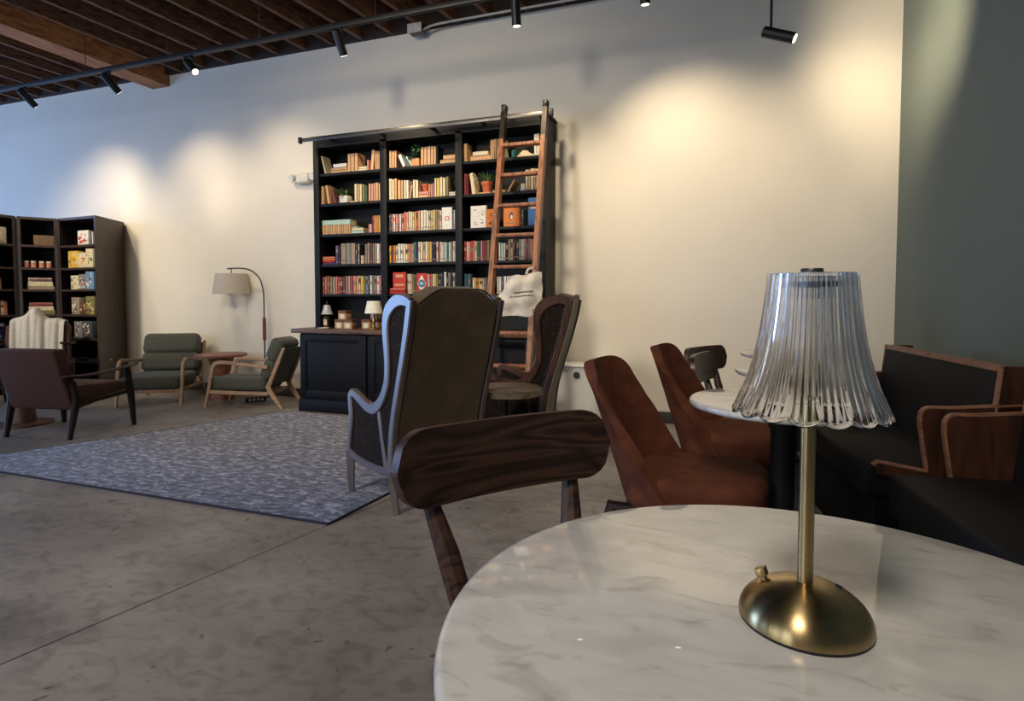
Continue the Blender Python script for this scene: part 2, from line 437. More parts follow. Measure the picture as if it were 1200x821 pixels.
# ------------------------------------------------------------------ rug
def rug_material():
    m = bpy.data.materials.new('distressed_blue_grey_rug'); m.use_nodes = True
    nt = m.node_tree; b = nt.nodes['Principled BSDF']; L = nt.links.new
    tc = nt.nodes.new('ShaderNodeTexCoord')
    mp = nt.nodes.new('ShaderNodeMapping'); mp.inputs['Scale'].default_value = (1, 2.2, 1); L(tc.outputs['Object'], mp.inputs['Vector'])
    n = nt.nodes.new('ShaderNodeTexNoise'); n.inputs['Scale'].default_value = 15; n.inputs['Detail'].default_value = 6; n.inputs['Roughness'].default_value = .68; n.inputs['Distortion'].default_value = .7
    L(mp.outputs['Vector'], n.inputs['Vector'])
    r = nt.nodes.new('ShaderNodeValToRGB'); e = r.color_ramp.elements
    for _ in range(2): e.new(.5)
    for k, (p, c) in enumerate(((.38, (44, 46, 58)), (.46, (84, 86, 100)), (.53, (136, 136, 146)), (.62, (224, 220, 218)))): e[k].position = p; e[k].color = lin(c)
    L(n.outputs['Fac'], r.inputs['Fac'])
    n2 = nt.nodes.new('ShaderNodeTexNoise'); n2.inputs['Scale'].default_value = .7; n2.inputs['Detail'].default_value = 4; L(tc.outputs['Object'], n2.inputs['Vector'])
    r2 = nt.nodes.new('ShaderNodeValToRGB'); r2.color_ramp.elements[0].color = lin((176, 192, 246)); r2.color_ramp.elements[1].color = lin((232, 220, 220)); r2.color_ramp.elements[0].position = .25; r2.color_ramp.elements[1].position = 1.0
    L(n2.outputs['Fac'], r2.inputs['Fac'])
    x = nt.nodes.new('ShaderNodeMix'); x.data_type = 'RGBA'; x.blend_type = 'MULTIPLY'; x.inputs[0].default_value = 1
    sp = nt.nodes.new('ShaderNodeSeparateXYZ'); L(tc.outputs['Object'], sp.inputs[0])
    mr = nt.nodes.new('ShaderNodeMapRange'); mr.inputs['From Min'].default_value = 1.9; mr.inputs['From Max'].default_value = 4.2; L(sp.outputs[1], mr.inputs['Value'])  # bluish daylight painted into the near side, fading to taupe farther back
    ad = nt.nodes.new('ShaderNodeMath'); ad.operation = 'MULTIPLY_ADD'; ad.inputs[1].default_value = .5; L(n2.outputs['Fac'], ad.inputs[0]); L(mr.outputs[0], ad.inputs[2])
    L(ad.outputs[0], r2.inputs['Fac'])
    L(r.outputs['Color'], x.inputs[6]); L(r2.outputs['Color'], x.inputs[7]); L(x.outputs[2], b.inputs['Base Color'])
    b.inputs['Roughness'].default_value = .8; b.inputs['Sheen Weight'].default_value = .35
    bp = nt.nodes.new('ShaderNodeBump'); bp.inputs['Strength'].default_value = .5; bp.inputs['Distance'].default_value = .006
    n3 = nt.nodes.new('ShaderNodeTexNoise'); n3.inputs['Scale'].default_value = 60; L(tc.outputs['Object'], n3.inputs['Vector'])
    L(n3.outputs['Fac'], bp.inputs['Height']); L(bp.outputs['Normal'], b.inputs['Normal'])
    return m
RZ = .009
RUG = [(-4.75, 2.28), (-1.756, 2.275), (-1.60, 4.44), (-3.89, 4.44)]
rug = thing('area_rug', 'large distressed blue and grey rug on the concrete in front of the bookcase', 'rug', (0, 0, 0))
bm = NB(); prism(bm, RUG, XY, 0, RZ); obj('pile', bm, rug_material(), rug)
bm = NB()
for i in range(4):
    p, q = Vector(RUG[i]), Vector(RUG[(i + 1) % 4]); t = (q - p).normalized(); nn = Vector((t.y, -t.x)) * .009
    prism(bm, [p, q, q + nn, p + nn], XY, 0, RZ + .001)
obj('bound_edge', bm, mat('navy_rug_binding', (44, 46, 66), .8), rug)

# ------------------------------------------------------------------ tall bookcase, cabinet, countertop
CX0, CX1, CY0, CT = -3.865, -1.44, 4.85, 2.67
CTOP = .795
bc = thing('bookcase', 'tall black three bay bookcase full of books standing on the black cabinet', 'bookcase', (0, 0, CTOP))
zz = lambda z: z - CTOP
BAYS = [(-3.802, -3.094), (-3.023, -2.299), (-2.231, -1.491)]
ROWZ = [2.325, 2.027, 1.722, 1.424, 1.128]
for a, b in ((CX0, BAYS[0][0]), (BAYS[2][1], CX1)):
    bm = NB(); box(bm, a, b, CY0, YB - .002, 0, zz(CT), .003); obj('side_panel', bm, M_black, bc)
for a, b in ((BAYS[0][1], BAYS[1][0]), (BAYS[1][1], BAYS[2][0])):
    bm = NB(); box(bm, a, b, CY0, YB - .03, 0, zz(2.60), .003); obj('divider', bm, M_black, bc)
bm = NB(); box(bm, CX0 + .02, CX1 - .02, YB - .03, YB - .012, 0, zz(CT) - .01); obj('back_panel', bm, M_black, bc)
bm = NB(); box(bm, CX0 - .015, CX1 + .015, CY0 - .02, YB - .002, zz(CT), zz(CT) + .02, .003); box(bm, BAYS[0][0], BAYS[2][1], CY0, YB - .03, zz(2.58), zz(CT)); obj('cornice', bm, M_black, bc)
for a, b in BAYS:
    for z in ROWZ:
        bm = NB(); box(bm, a, b, CY0 + .012, YB - .03, zz(z) - .026, zz(z), .002); obj('shelf', bm, M_black, bc)

M_cab = mat('black_cabinet_paint', (8, 8, 11), .55, spec=.22, var=.1, scale=4)
cb = thing('base_cabinet', 'low black painted cabinet with panel doors under the wooden counter', 'cabinet', (0, 0, 0))
bm = NB(); box(bm, -3.80, -1.45, 4.55, YB - .018, .12, .755); obj('carcass', bm, M_cab, cb)
bm = NB(); box(bm, -3.82, -1.43, 4.53, YB - .018, 0, .12, .004); obj('plinth', bm, M_cab, cb)
for a, b in ((-3.795, -3.055), (-3.03, -2.26), (-2.235, -1.455)):
    bm = NB(); box(bm, a, b, 4.535, 4.55, .135, .745, .003); dr = obj('door', bm, M_cab, cb)
    bm = NB()
    box(bm, a + .004, a + .07, 4.528, 4.535, .14, .74, .002); box(bm, b - .07, b - .004, 4.528, 4.535, .14, .74, .002)
    box(bm, a + .07, b - .07, 4.528, 4.535, .67, .74, .002); box(bm, a + .07, b - .07, 4.528, 4.535, .14, .21, .002)
    obj('door_frame', bm, M_cab, dr)
bm = NB(); box(bm, -3.875, -1.40, 4.50, YB - .002, .755, CTOP, .006)
tag(obj('countertop', bm, wood('brown_counter', (62, 42, 30), (112, 80, 58), .45)), 'brown wooden countertop over the black cabinet', 'countertop')

rl = thing('ladder_rail', 'grey steel ladder rail running across the top of the black bookcase', 'rail', (0, 4.72, 2.63))
bm = NB(); box(bm, -3.90, -1.36, -.006, .006, -.018, .018, .002); obj('bar', bm, M_steel, rl)
for x in (-3.60, -3.03, -2.5, -2.0, -1.46):
    bm = NB(); box(bm, x - .014, x + .014, .006, CY0 - 4.72 - .0005, -.012, .012, .002); obj('bracket', bm, M_steel, rl)
for x in (-3.91, -1.35):
    bm = NB(); box(bm, x - .012, x + .012, -.02, .02, -.03, .03, .004); obj('end_stop', bm, M_blackm, rl)

# ladder: foot at y=4.16, leaning on the rail
M_lad = wood('reddish_ladder_wood', (110, 66, 40), (168, 110, 72), .5, axis='Z')
LADX = (-1.765, -1.398); LA = math.atan2(4.70 - 4.16, 2.62)
lad = thing('library_ladder', 'reddish brown rolling library ladder leaning on the bookcase rail', 'ladder', (0, 4.16, RZ))
lz = lambda z: z * math.tan(LA)
def slat(bm, x0, x1, z0, z1, d):
    prism(bm, [(lz(z0) - d, z0), (lz(z0) + d, z0), (lz(z1) + d, z1), (lz(z1) - d, z1)], lambda u, v, w: (w, u, v), x0, x1)
for x in LADX:
    bm = NB(); slat(bm, x - .02, x + .02, .02, 2.42, .034); obj('stringer', bm, M_lad, lad)
    bm = NB(); slat(bm, x - .021, x + .021, 2.40, 2.66, .03)
    y = lz(2.66); lathe(bm, [(.02, 2.65), (.026, 2.66), (.026, 2.70), (.018, 2.715)], 14, (x, y))
    box(bm, x - .02, x + .02, y - .03, y + .045, 2.68, 2.72, .006)
    obj('top_hook', bm, mat('dark_bronze_metal', (58, 54, 50), .4, metal=.8), lad)
    bm = NB(); tube(bm, [(x - .026, 0, .03), (x + .026, 0, .03)], .029, 16); obj('foot_wheel', bm, M_blackm, lad)
for z in (.28, .545, .80, 1.065, 1.33, 1.59, 1.84, 2.10, 2.36):
    bm = NB(); box(bm, LADX[0] + .015, LADX[1] - .015, lz(z) - .035, lz(z) + .035, z - .014, z + .014, .005); obj('rung', bm, M_lad, lad)

# ------------------------------------------------------------------ books
PAL = dict(tan=(206, 166, 118), cream=(232, 218, 180), peach=(222, 172, 126), white=(236, 232, 224), red=(196, 54, 46), crimson=(150, 34, 48), pink=(216, 146, 142),
           orange=(224, 130, 56), yellow=(236, 192, 76), mint=(176, 208, 196), teal=(44, 110, 118), navy=(44, 48, 82), purple=(84, 62, 104), black=(32, 30, 32), grey=(136, 130, 124),
           slate=(72, 82, 92), brown=(104, 68, 48), green=(66, 100, 74), sky=(116, 152, 190), olive=(132, 126, 76), rust=(166, 84, 48), maroon=(142, 80, 74), taupe=(160, 142, 122), blue=(52, 100, 158), salmon=(224, 132, 112))
def bookmat(c): return mat('book_cloth_' + c, PAL[c], .7, var=.1, scale=45)
PAGE = mat('book_pages', (222, 206, 172), .8, var=.08, scale=90, stretch=(1, 1, 12))
LIGHT = {'tan', 'cream', 'peach', 'white', 'pink', 'yellow', 'mint', 'orange', 'taupe', 'grey', 'sky', 'salmon'}
ORD = ['first', 'second', 'third', 'fourth', 'fifth', 'sixth', 'seventh', 'eighth', 'ninth', 'tenth', 'eleventh', 'twelfth', 'thirteenth', 'fourteenth', 'fifteenth', 'sixteenth', 'seventeenth', 'eighteenth', 'nineteenth', 'twentieth', 'twenty-first', 'twenty-second', 'twenty-third', 'twenty-fourth'] + ['twenty-' + q for q in ('fifth', 'sixth', 'seventh', 'eighth', 'ninth')] + ['thirtieth', 'thirty-first', 'thirty-second', 'thirty-third', 'thirty-fourth', 'thirty-fifth']
ROWN = ['top', 'second', 'third', 'fourth', 'fifth']; BAYN = ['left', 'middle', 'right']

def book_mesh(w, d, h, c, deco=True, M=None, flat=False):
    """a closed book: boards, page block, bands and a title patch on the spine (towards -y)"""
    bm = NB(); t = min(.003, w * .16)
    box(bm, 0, t, 0, d, 0, h, M=M); box(bm, w - t, w, 0, d, 0, h, M=M); box(bm, 0, w, 0, t, 0, h, M=M)
    box(bm, t, w - t, t, d - .004, .003, h - .003, M=M, mi=1)
    if deco and w > .009:
        z0 = h * random.uniform(.45, .62); z1 = z0 + h * random.uniform(.14, .3)
        if random.random() < .4: box(bm, w * .14, w * .86, -.0008, 0, z0, z1, M=M, mi=2)
        z2 = h * random.uniform(.08, .16); box(bm, w * .2, w * .8, -.0008, 0, z2, z2 + h * .05, M=M, mi=2)
        if random.random() < .4: box(bm, w * .1, w * .9, -.0008, 0, h * .88, h * .91, M=M, mi=2)
    return bm
def place_book(bm, c, x, z, label, group, d=None, cat='book'):
    acc = bookmat(random.choice(['taupe', 'grey', 'salmon', 'brown', 'tan']) if c in LIGHT else random.choice(['grey', 'taupe', 'tan', 'pink']))
    o = obj('book', bm, [bookmat(c), PAGE, acc], loc=(x, CY0 + .035, z + .0006))
    return tag(o, label, cat, group)

class Row:
    def __init__(s, bay, row, cx0, kx, ky):
        s.bay, s.row, s.cx0, s.kx, s.ky = bay, row, cx0, kx / 100, ky / 100
        s.x0 = BAYS[bay][0] + .004; s.x1 = BAYS[bay][1] - .004; s.z = ROWZ[row]; s.nu = s.nf = s.nl = 0; s.last = s.x0
        s.where = '%s shelf, %s bay of black bookcase' % (ROWN[row], BAYN[bay]); s.group = 'books on the %s shelf of the %s bay' % (ROWN[row], BAYN[bay])
    def X(s, c): return s.x0 + (c - s.cx0) * s.kx
    def up(s, c0, c1, h, cols, deco=True, jit=.06):
        """upright books side by side between two marks"""
        a, b = max(s.X(c0), s.last), min(s.X(c1), s.x1); n = len(cols)
        ws = [random.uniform(.75, 1.25) for _ in cols]; k = (b - a) / sum(ws); x = a
        for w, c in zip(ws, cols):
            w *= k; hh = min(h * s.ky * random.uniform(1 - jit, 1), .265)
            place_book(book_mesh(w - .0012, random.uniform(.11, .15), hh, c, deco), c, x, s.z, '%s upright book, %s upright from left, %s' % (c, ORD[s.nu], s.where), s.group)
            s.nu += 1; x += w
        s.last = x
    def lean(s, c0, w, h, ang, c):
        """a book tilted in the row; positive angle leans to the left at the top"""
        a = math.radians(ang); w *= s.kx; h *= s.ky
        M = Matrix.Rotation(-a, 4, 'Y')
        x = s.X(c0)
        off = -min((M @ Vector(p)).z for p in ((0, 0, 0), (w, 0, 0)))
        lo = min((M @ Vector(p)).x for p in ((0, 0, 0), (w, 0, 0), (0, 0, h), (w, 0, h))); hi = max((M @ Vector(p)).x for p in ((0, 0, 0), (w, 0, 0), (0, 0, h), (w, 0, h)))
        x = max(x, s.last - lo); M = Matrix.Translation((0, 0, off)) @ M
        place_book(book_mesh(w, .12, h, c, False, M), c, x, s.z, '%s leaning book, %s leaner from left, %s' % (c, ORD[s.nl], s.where), s.group)
        s.nl += 1; s.last = x + hi
    def flat(s, specs, base=None, name=None):
        """stack of lying books, bottom first: (mark0, mark1, thickness, colour)"""
        z = s.z if base is None else base; lv = ['bottom', 'second', 'third', 'fourth'] if len(specs) > 1 else ['only book']
        top = s.last
        for i, (c0, c1, t, c) in enumerate(specs):
            a, b = max(s.X(c0), s.last), min(s.X(c1), s.x1); t *= s.ky
            M = Matrix.Translation((0, 0, t)) @ Matrix.Rotation(PI / 2, 4, 'Y')
            bm = book_mesh(t, .13, b - a, c, False, M)
            l = lv[i] if i < len(specs) - 1 or len(specs) == 1 else 'topmost'
            place_book(bm, c, a, z, '%s flat book, %s of %s stack, %s' % (c, l, ORD[s.nf], s.where), s.group)
            z += t; top = max(top, b)
        s.nf += 1; s.last = top if base is None else s.last
        s.ztop = z
    def face(s, c0, c1, h, c, th=.02, label=None):
        """front cover turned to the room"""
        a, b = max(s.X(c0), s.last), min(s.X(c1), s.x1); h = min(h * s.ky, .268)
        bm = NB(); t = .003
        box(bm, 0, b - a, 0, t, 0, h); box(bm, 0, b - a, th - t, th, 0, h); box(bm, .002, b - a - .003, t, th - t, .003, h - .003, mi=1)
        s.last = b
        return bm, a, b - a, h, label
    def facebook(s, bm, a, c, label, extra=None):
        return place_book(bm, c, a, s.z, label, s.group)

# --- left bay
r = Row(0, 0, 102.6, .1452, .1228)
r.lean(122, 14, 150, 15, 'cream'); r.flat([(187, 320, 22, 'tan'), (190, 318, 21, 'tan'), (206, 310, 32, 'white')]); r.up(322, 405, 152, ['peach', 'tan', 'peach'], False)
r.flat([(406, 474, 18, 'cream'), (408, 474, 18, 'cream')]); r.up(475, 490, 85, ['pink'], False); r.lean(500, 24, 155, -6, 'peach'); r.up(535, 592, 152, ['peach', 'tan', 'peach'], False)
r = Row(0, 1, 102.6, .1452, .1228)
r.up(103, 128, 150, ['tan'], False); r.lean(155, 22, 150, 9, 'peach'); r.lean(205, 18, 120, 12, 'maroon')
LPOT = (.5 * (r.X(252) + r.X(322)), r.z); r.last = r.X(338)
r.flat([(338, 372, 12, 'cream')]); r.up(373, 432, 148, ['cream', 'tan', 'cream'], False); r.up(436, 476, 128, ['olive', 'green'], False); r.up(484, 592, 142, ['peach', 'pink', 'peach', 'tan', 'peach'], False)
r = Row(0, 2, 88, .1695, .1433)
x_a = r.X(92); 
r.up(92, 290, 66, ['tan', 'peach', 'tan', 'tan', 'peach', 'tan', 'peach', 'tan', 'tan', 'peach', 'tan', 'peach'], False, .01)
zk = r.z + 66 * r.ky
for i, (a, b) in enumerate(((92, 158), (159, 224), (225, 289))):
    M = Matrix.Translation((0, 0, .05)) @ Matrix.Rotation(PI / 2, 4, 'Y')
    place_book(book_mesh(.05, .12, (b - a) * r.kx, 'mint', False, M), 'mint', r.X(a), zk, 'thick mint book lying on the tan row, %s of three on third shelf, left bay' % ORD[i], r.group)
r.flat([(296, 380, 20, 'mint'), (298, 378, 18, 'cream'), (300, 340, 10, 'mint')]); r.up(412, 434, 62, ['pink', 'cream'], False); r.up(437, 505, 116, ['crimson', 'salmon', 'yellow', 'orange', 'yellow', 'orange'])
r = Row(0, 3, 88, .1695, .1433)
r.flat([(92, 182, 14, 'purple'), (92, 178, 14, 'red'), (92, 180, 14, 'orange'), (94, 178, 14, 'salmon')]); r.up(184, 218, 132, ['purple', 'navy'])
r.up(222, 322, 146, ['taupe', 'grey', 'taupe']); r.up(326, 356, 140, ['slate', 'black', 'white', 'black']); r.up(358, 384, 58, ['cream', 'tan']); r.up(386, 505, 140, ['grey', 'taupe', 'brown', 'grey', 'taupe', 'white', 'pink'])
r = Row(0, 4, 88, .1695, .1433)
r.up(82, 506, 126, ['maroon', 'salmon', 'maroon', 'olive', 'taupe', 'salmon', 'maroon', 'crimson', 'brown', 'grey', 'pink', 'maroon', 'salmon', 'peach', 'cream', 'yellow', 'olive', 'sky', 'slate', 'white', 'grey', 'taupe', 'white', 'pink'])
# --- middle bay
r = Row(1, 0, 58, .1308, .1184)
r.up(66, 128, 142, ['peach', 'tan', 'peach'], False); r.lean(178, 26, 105, 24, 'white'); r.lean(228, 18, 90, 34, 'mint')
MPOT = (.5 * (r.X(248) + r.X(318)), r.z); r.last = r.X(322)
r.up(326, 448, 146, ['peach', 'tan', 'peach', 'tan', 'peach'], False); r.up(449, 461, 146, ['black'], False); r.flat([(480, 612, 32, 'tan'), (505, 612, 34, 'peach')])
r = Row(1, 1, 58, .1308, .1184)
r.up(62, 130, 172, ['cream', 'cream', 'tan'], False); r.up(134, 182, 158, ['peach', 'tan'], False); r.up(185, 226, 152, ['cream', 'white'], False); r.lean(228, 14, 105, -10, 'peach')
r.up(258, 305, 150, ['cream', 'cream'], False); sx0, sx1 = r.X(306), r.X(384); r.flat([(306, 384, 26, 'peach'), (306, 384, 26, 'pink')]); SPOT2 = (.5 * (sx0 + sx1), r.ztop)
r.up(385, 430, 108, ['salmon', 'peach', 'pink'], False); r.up(433, 545, 152, ['cream', 'yellow', 'cream', 'cream', 'olive'], False); r.flat([(548, 612, 17, 'white'), (548, 612, 16, 'cream')])
r = Row(1, 2, 58, .1308, .1184)
r.up(60, 185, 148, ['slate', 'grey', 'white', 'pink', 'grey', 'white', 'pink']); r.up(185, 320, 158, ['salmon', 'peach', 'cream', 'white', 'cream', 'yellow', 'salmon', 'peach']); r.up(322, 490, 160, ['white', 'cream', 'white', 'cream', 'yellow', 'cream', 'olive', 'pink', 'cream'])
bm, a, w, h, _ = r.face(492, 570, 172, 'white')
box(bm, w * .3, w * .75, -.0008, 0, h * .4, h * .6, mi=2); box(bm, w * .4, w * .65, -.0016, -.0008, h * .45, h * .55)
r.facebook(bm, a, 'white', 'white book shown front cover out with a small pale picture, third shelf, middle bay')
r.up(571, 612, 150, ['slate', 'white', 'grey'])
r = Row(1, 3, 50, .1527, .138)
r.up(52, 112, 126, ['yellow', 'brown', 'orange', 'cream']); r.up(113, 168, 138, ['white', 'white', 'cream']); r.up(168, 226, 132, ['cream', 'tan', 'salmon', 'peach']); r.up(227, 258, 142, ['teal', 'navy'])
r.up(258, 352, 144, ['white', 'cream', 'peach', 'white', 'tan', 'yellow']); r.up(353, 382, 146, ['navy', 'black']); r.up(383, 522, 136, ['white', 'crimson', 'cream', 'white', 'mint', 'white', 'teal', 'white', 'grey', 'white', 'white'])
r = Row(1, 4, 50, .1527, .138)
r.flat([(52, 166, 14, 'red'), (52, 162, 14, 'red'), (56, 164, 12, 'salmon')]); zt = r.ztop; r.last = r.X(168)
xa = r.X(76)
bm = NB(); box(bm, 0, .14, 0, .003, 0, .15); box(bm, 0, .14, .02, .023, 0, .15); box(bm, .002, .137, .003, .02, .003, .147, mi=1); box(bm, .02, .12, -.0008, 0, .02, .04, mi=2); box(bm, .03, .11, -.0008, 0, .1, .13, mi=2)
o = place_book(bm, 'red', xa, zt, 'red book standing front out on the flat red stack, fifth shelf, middle bay', r.group)
r.up(180, 244, 138, ['cream', 'white', 'peach', 'olive', 'green'])
bm, a, w, h, _ = r.face(245, 315, 140, 'red')
cx, cz = w / 2, h * .5
prism(bm, [(cx - w * .42, cz), (cx, cz - h * .42), (cx + w * .42, cz), (cx, cz + h * .42)], XZ, -.0010, 0, mi=3)
prism(bm, [(cx + .037 * math.cos(t * PI / 12), cz + .037 * math.sin(t * PI / 12)) for t in range(24)], XZ, -.0018, -.001, mi=4)
prism(bm, [(cx + .024 * math.cos(t * PI / 12), cz + .024 * math.sin(t * PI / 12)) for t in range(24)], XZ, -.0024, -.0018, mi=5)
prism(bm, [(cx - .02, cz - .003), (cx + .02, cz - .003), (cx + .012, cz + .006), (cx - .012, cz + .006)], XZ, -.003, -.0024, mi=3)
o = r.facebook(bm, a, 'red', 'red book front out with white diamond and round blue badge, middle bay')
for c in ('white', 'teal', 'sky'): o.data.materials.append(bookmat(c))
r.up(316, 354, 138, ['salmon', 'white', 'red', 'peach']); r.up(356, 396, 136, ['cream', 'yellow', 'olive']); r.up(397, 522, 146, ['black', 'slate', 'black', 'white', 'black', 'grey', 'black', 'white', 'slate'])
# --- right bay
r = Row(2, 0, 44, .1282, .1211)
r.up(44, 72, 138, ['tan'], False); r.flat([(95, 246, 36, 'peach'), (112, 228, 34, 'cream')]); r.up(247, 345, 150, ['peach', 'tan', 'peach', 'tan', 'cream', 'cream'], False)
MUG = (r.X(416), r.z); r.last = r.X(446); BUND = (r.X(500), r.z); r.last = r.X(566); r.up(568, 606, 156, ['white', 'cream'], False)
r = Row(2, 1, 44, .1282, .1211)
r.up(46, 76, 160, ['maroon', 'crimson'], False); r.lean(106, 30, 158, 8, 'cream'); r.flat([(150, 252, 12, 'peach')]); APOT = (r.X(205), r.ztop)
r.flat([(262, 360, 22, 'tan')]); r.lean(372, 16, 95, -32, 'tan'); r.flat([(470, 504, 30, 'white'), (472, 502, 26, 'cream')]); r.up(506, 606, 160, ['cream', 'tan', 'cream', 'peach', 'cream'], False)
r = Row(2, 2, 44, .1282, .1211)
bm, a, w, h, _ = r.face(96, 212, 165, 'white', .03)
for i in range(9):
    x = random.uniform(.1, .8) * w; z = random.uniform(.06, .88) * h; box(bm, x, min(x + w * .18, w * .96), -.0008, 0, z, z + h * .03, mi=2)
o = r.facebook(bm, a, 'white', 'white book with scattered grey marks shown front out on third shelf, right bay')
bm, a, w, h, _ = r.face(216, 288, 135, 'orange', .03)
for i in range(6):
    x = random.uniform(.1, .7) * w; z = random.uniform(.1, .8) * h; box(bm, x, x + w * .2, -.0008, 0, z, z + h * .06, mi=2)
r.facebook(bm, a, 'orange', 'small orange book shown front out left of the ladder, third shelf, right bay')
bm, a, w, h, _ = r.face(346, 460, 138, 'orange', .03)
prism(bm, [(w * .5 + w * .13 * math.cos(t * PI / 10), h * .55 + h * .22 * math.sin(t * PI / 10)) for t in range(20)], XZ, -.0008, 0, mi=3); prism(bm, [(w * .52 + w * .07 * math.cos(t * PI / 10), h * .5 + h * .12 * math.sin(t * PI / 10)) for t in range(20)], XZ, -.0016, -.0008, mi=4)
box(bm, w * .3, w * .75, -.0008, 0, h * .14, h * .2, mi=2)
o = r.facebook(bm, a, 'orange', 'orange book front out with a grey oval picture seen through the ladder')
for c in ('slate', 'white'): o.data.materials.append(bookmat(c))
r.up(468, 492, 125, ['black', 'slate']); 
bm, a, w, h, _ = r.face(526, 606, 200, 'blue', .03); box(bm, w * .2, w * .8, -.0008, 0, h * .6, h * .75, mi=2)
r.facebook(bm, a, 'blue', 'large blue book front out behind the right ladder stringer')
r = Row(2, 3, 41, .138, .1304)
r.up(42, 240, 142, ['crimson', 'cream', 'salmon', 'red', 'pink', 'cream', 'green', 'slate', 'pink', 'crimson', 'maroon', 'olive', 'brown']); r.up(286, 336, 122, ['white', 'mint', 'cream']); r.up(337, 351, 130, ['black'])
r.up(352, 546, 144, ['taupe', 'tan', 'slate', 'black', 'slate', 'cream', 'white', 'pink', 'maroon', 'grey', 'salmon', 'crimson', 'red'])
r = Row(2, 4, 41, .138, .1304)
r.up(42, 100, 142, ['teal', 'slate', 'teal', 'black']); r.up(101, 188, 112, ['cream', 'tan', 'orange', 'yellow', 'cream', 'peach']); r.up(190, 226, 112, ['grey', 'slate', 'grey']); r.up(274, 480, 118, ['cream', 'white', 'slate', 'white', 'sky', 'pink', 'cream', 'white', 'salmon', 'grey', 'white', 'sky']); r.up(482, 546, 112, ['white', 'taupe', 'cream', 'grey'])

# --- ornaments on the shelves
M_terra = mat('terracotta', (206, 108, 70), .7, var=.1)
M_leaf = mat('plant_leaf_green', (88, 122, 72), .5, var=.3, scale=30)
M_leafd = mat('dark_leaf_green', (52, 82, 54), .5, var=.3, scale=30)
M_soil = mat('potting_soil', (48, 36, 28), .9)
def leaf(bm, base, az, el, ln, w, curl=.6, seg=6):
    d = Vector((math.cos(az), math.sin(az), 0)); side = Vector((-d.y, d.x, 0)); p = Vector(base); e = el; rows = []
    for i in range(seg + 1):
        f = i / seg; ww = w * math.sin(PI * min(.12 + f * .88, 1)) ** .7
        rows.append([bm.verts.new(p - side * ww), bm.verts.new(p + side * ww), bm.verts.new(p + Vector((0, 0, -w * .45)))])
        p = p + (d * math.cos(e) + Vector((0, 0, 1)) * math.sin(e)) * ln / seg; e -= curl / seg * 2
    for a, b in zip(rows, rows[1:]):
        for k in range(3): bm.faces.new((a[k], a[(k + 1) % 3], b[(k + 1) % 3], b[k]))
def clampy(bm, y0, y1, z0=-1):
    for v in bm.verts: v.co.y = min(max(v.co.y, y0), y1); v.co.z = max(v.co.z, z0)
# spider plant in white pot
t = thing('potted_plant', 'trailing spider plant in a white square pot on the second shelf, left bay', 'plant', (LPOT[0], CY0 + .07, LPOT[1]))
bm = NB(); box(bm, -.047, .047, -.047, .047, 0, .075, .01); obj('pot', bm, M_white, t)
bm = NB(); box(bm, -.04, .04, -.04, .04, .075, .079); obj('soil', bm, M_soil, t)
bm = NB()
for i in range(26): leaf(bm, (0, 0, .075), random.uniform(0, 2 * PI), random.uniform(.5, 1.35), random.uniform(.11, .18), .0095, random.uniform(.5, 1.1))
clampy(bm, -.10, .17, .03); obj('leaves', bm, M_leaf, t)
# bushy plant in tan cube
t = thing('potted_plant', 'dark bushy plant in a tan cube pot on the top shelf, middle bay', 'plant', (MPOT[0], CY0 + .07, MPOT[1]))
bm = NB(); box(bm, -.044, .044, -.044, .044, 0, .075, .006); obj('pot', bm, mat('tan_pot', (208, 148, 100), .7), t)
bm = NB(); box(bm, -.038, .038, -.038, .038, .075, .079); obj('soil', bm, M_soil, t)
bm = NB()
for i in range(70): leaf(bm, (random.uniform(-.035, .035), random.uniform(-.03, .03), random.uniform(.08, .17)), random.uniform(0, 2 * PI), random.uniform(.0, 1.3), random.uniform(.05, .08), .015, random.uniform(.4, 1.2))
for i in range(7): leaf(bm, (-.03, -.02, .09), PI + random.uniform(-.5, .3), .4, random.uniform(.07, .11), .012, 1.5)
clampy(bm, -.10, .17, .03); obj('leaves', bm, M_leafd, t)
def terra(loc, label, s, n, ln, w, mleaf):
    t = thing('potted_plant', label, 'plant', loc)
    bm = NB(); lathe(bm, [(.030 * s, 0), (.043 * s, .062 * s), (.048 * s, .062 * s), (.050 * s, .085 * s), (.042 * s, .085 * s), (.040 * s, .076 * s)], 24); obj('pot', bm, M_terra, t)
    bm = NB(); lathe(bm, [(.039 * s, .074 * s), (.038 * s, .079 * s)], 16); obj('soil', bm, M_soil, t)
    bm = NB()
    for i in range(n): leaf(bm, (0, 0, .075 * s), random.uniform(0, 2 * PI), random.uniform(.35, 1.35), ln * random.uniform(.7, 1.1), w, random.uniform(.0, .5))
    clampy(bm, -.12, .17, .05 * s); obj('leaves', bm, mleaf, t)
terra((SPOT2[0], CY0 + .09, SPOT2[1]), 'small succulent in a terracotta pot on two flat books, middle bay', .82, 22, .045, .009, M_leaf)
terra((APOT[0], CY0 + .09, APOT[1]), 'spiky aloe in a terracotta pot beside the ladder, right bay', 1.15, 30, .15, .010, M_leaf)
mg = thing('mug', 'dark green mug behind the ladder on the top shelf', 'mug', (MUG[0], CY0 + .08, MUG[1]))
bm = NB(); lathe(bm, [(.026, 0), (.03, .006), (.032, .075), (.029, .075), (.027, .01)], 20); obj('cup', bm, mat('green_glaze', (30, 92, 70), .25), mg)
bm = NB(); tube(bm, [(.028, 0, .06), (.045, 0, .058), (.052, 0, .04), (.045, 0, .02), (.028, 0, .018)], .005, 8); obj('handle', bm, mat('green_glaze', (30, 92, 70)), mg)
bm = NB()
prism(bm, cr([(-.07, 0), (.07, 0), (.075, .02), (.04, .035), (.02, .055), (-.02, .06), (-.045, .04), (-.072, .015)], 4, True), XZ, 0, .12)
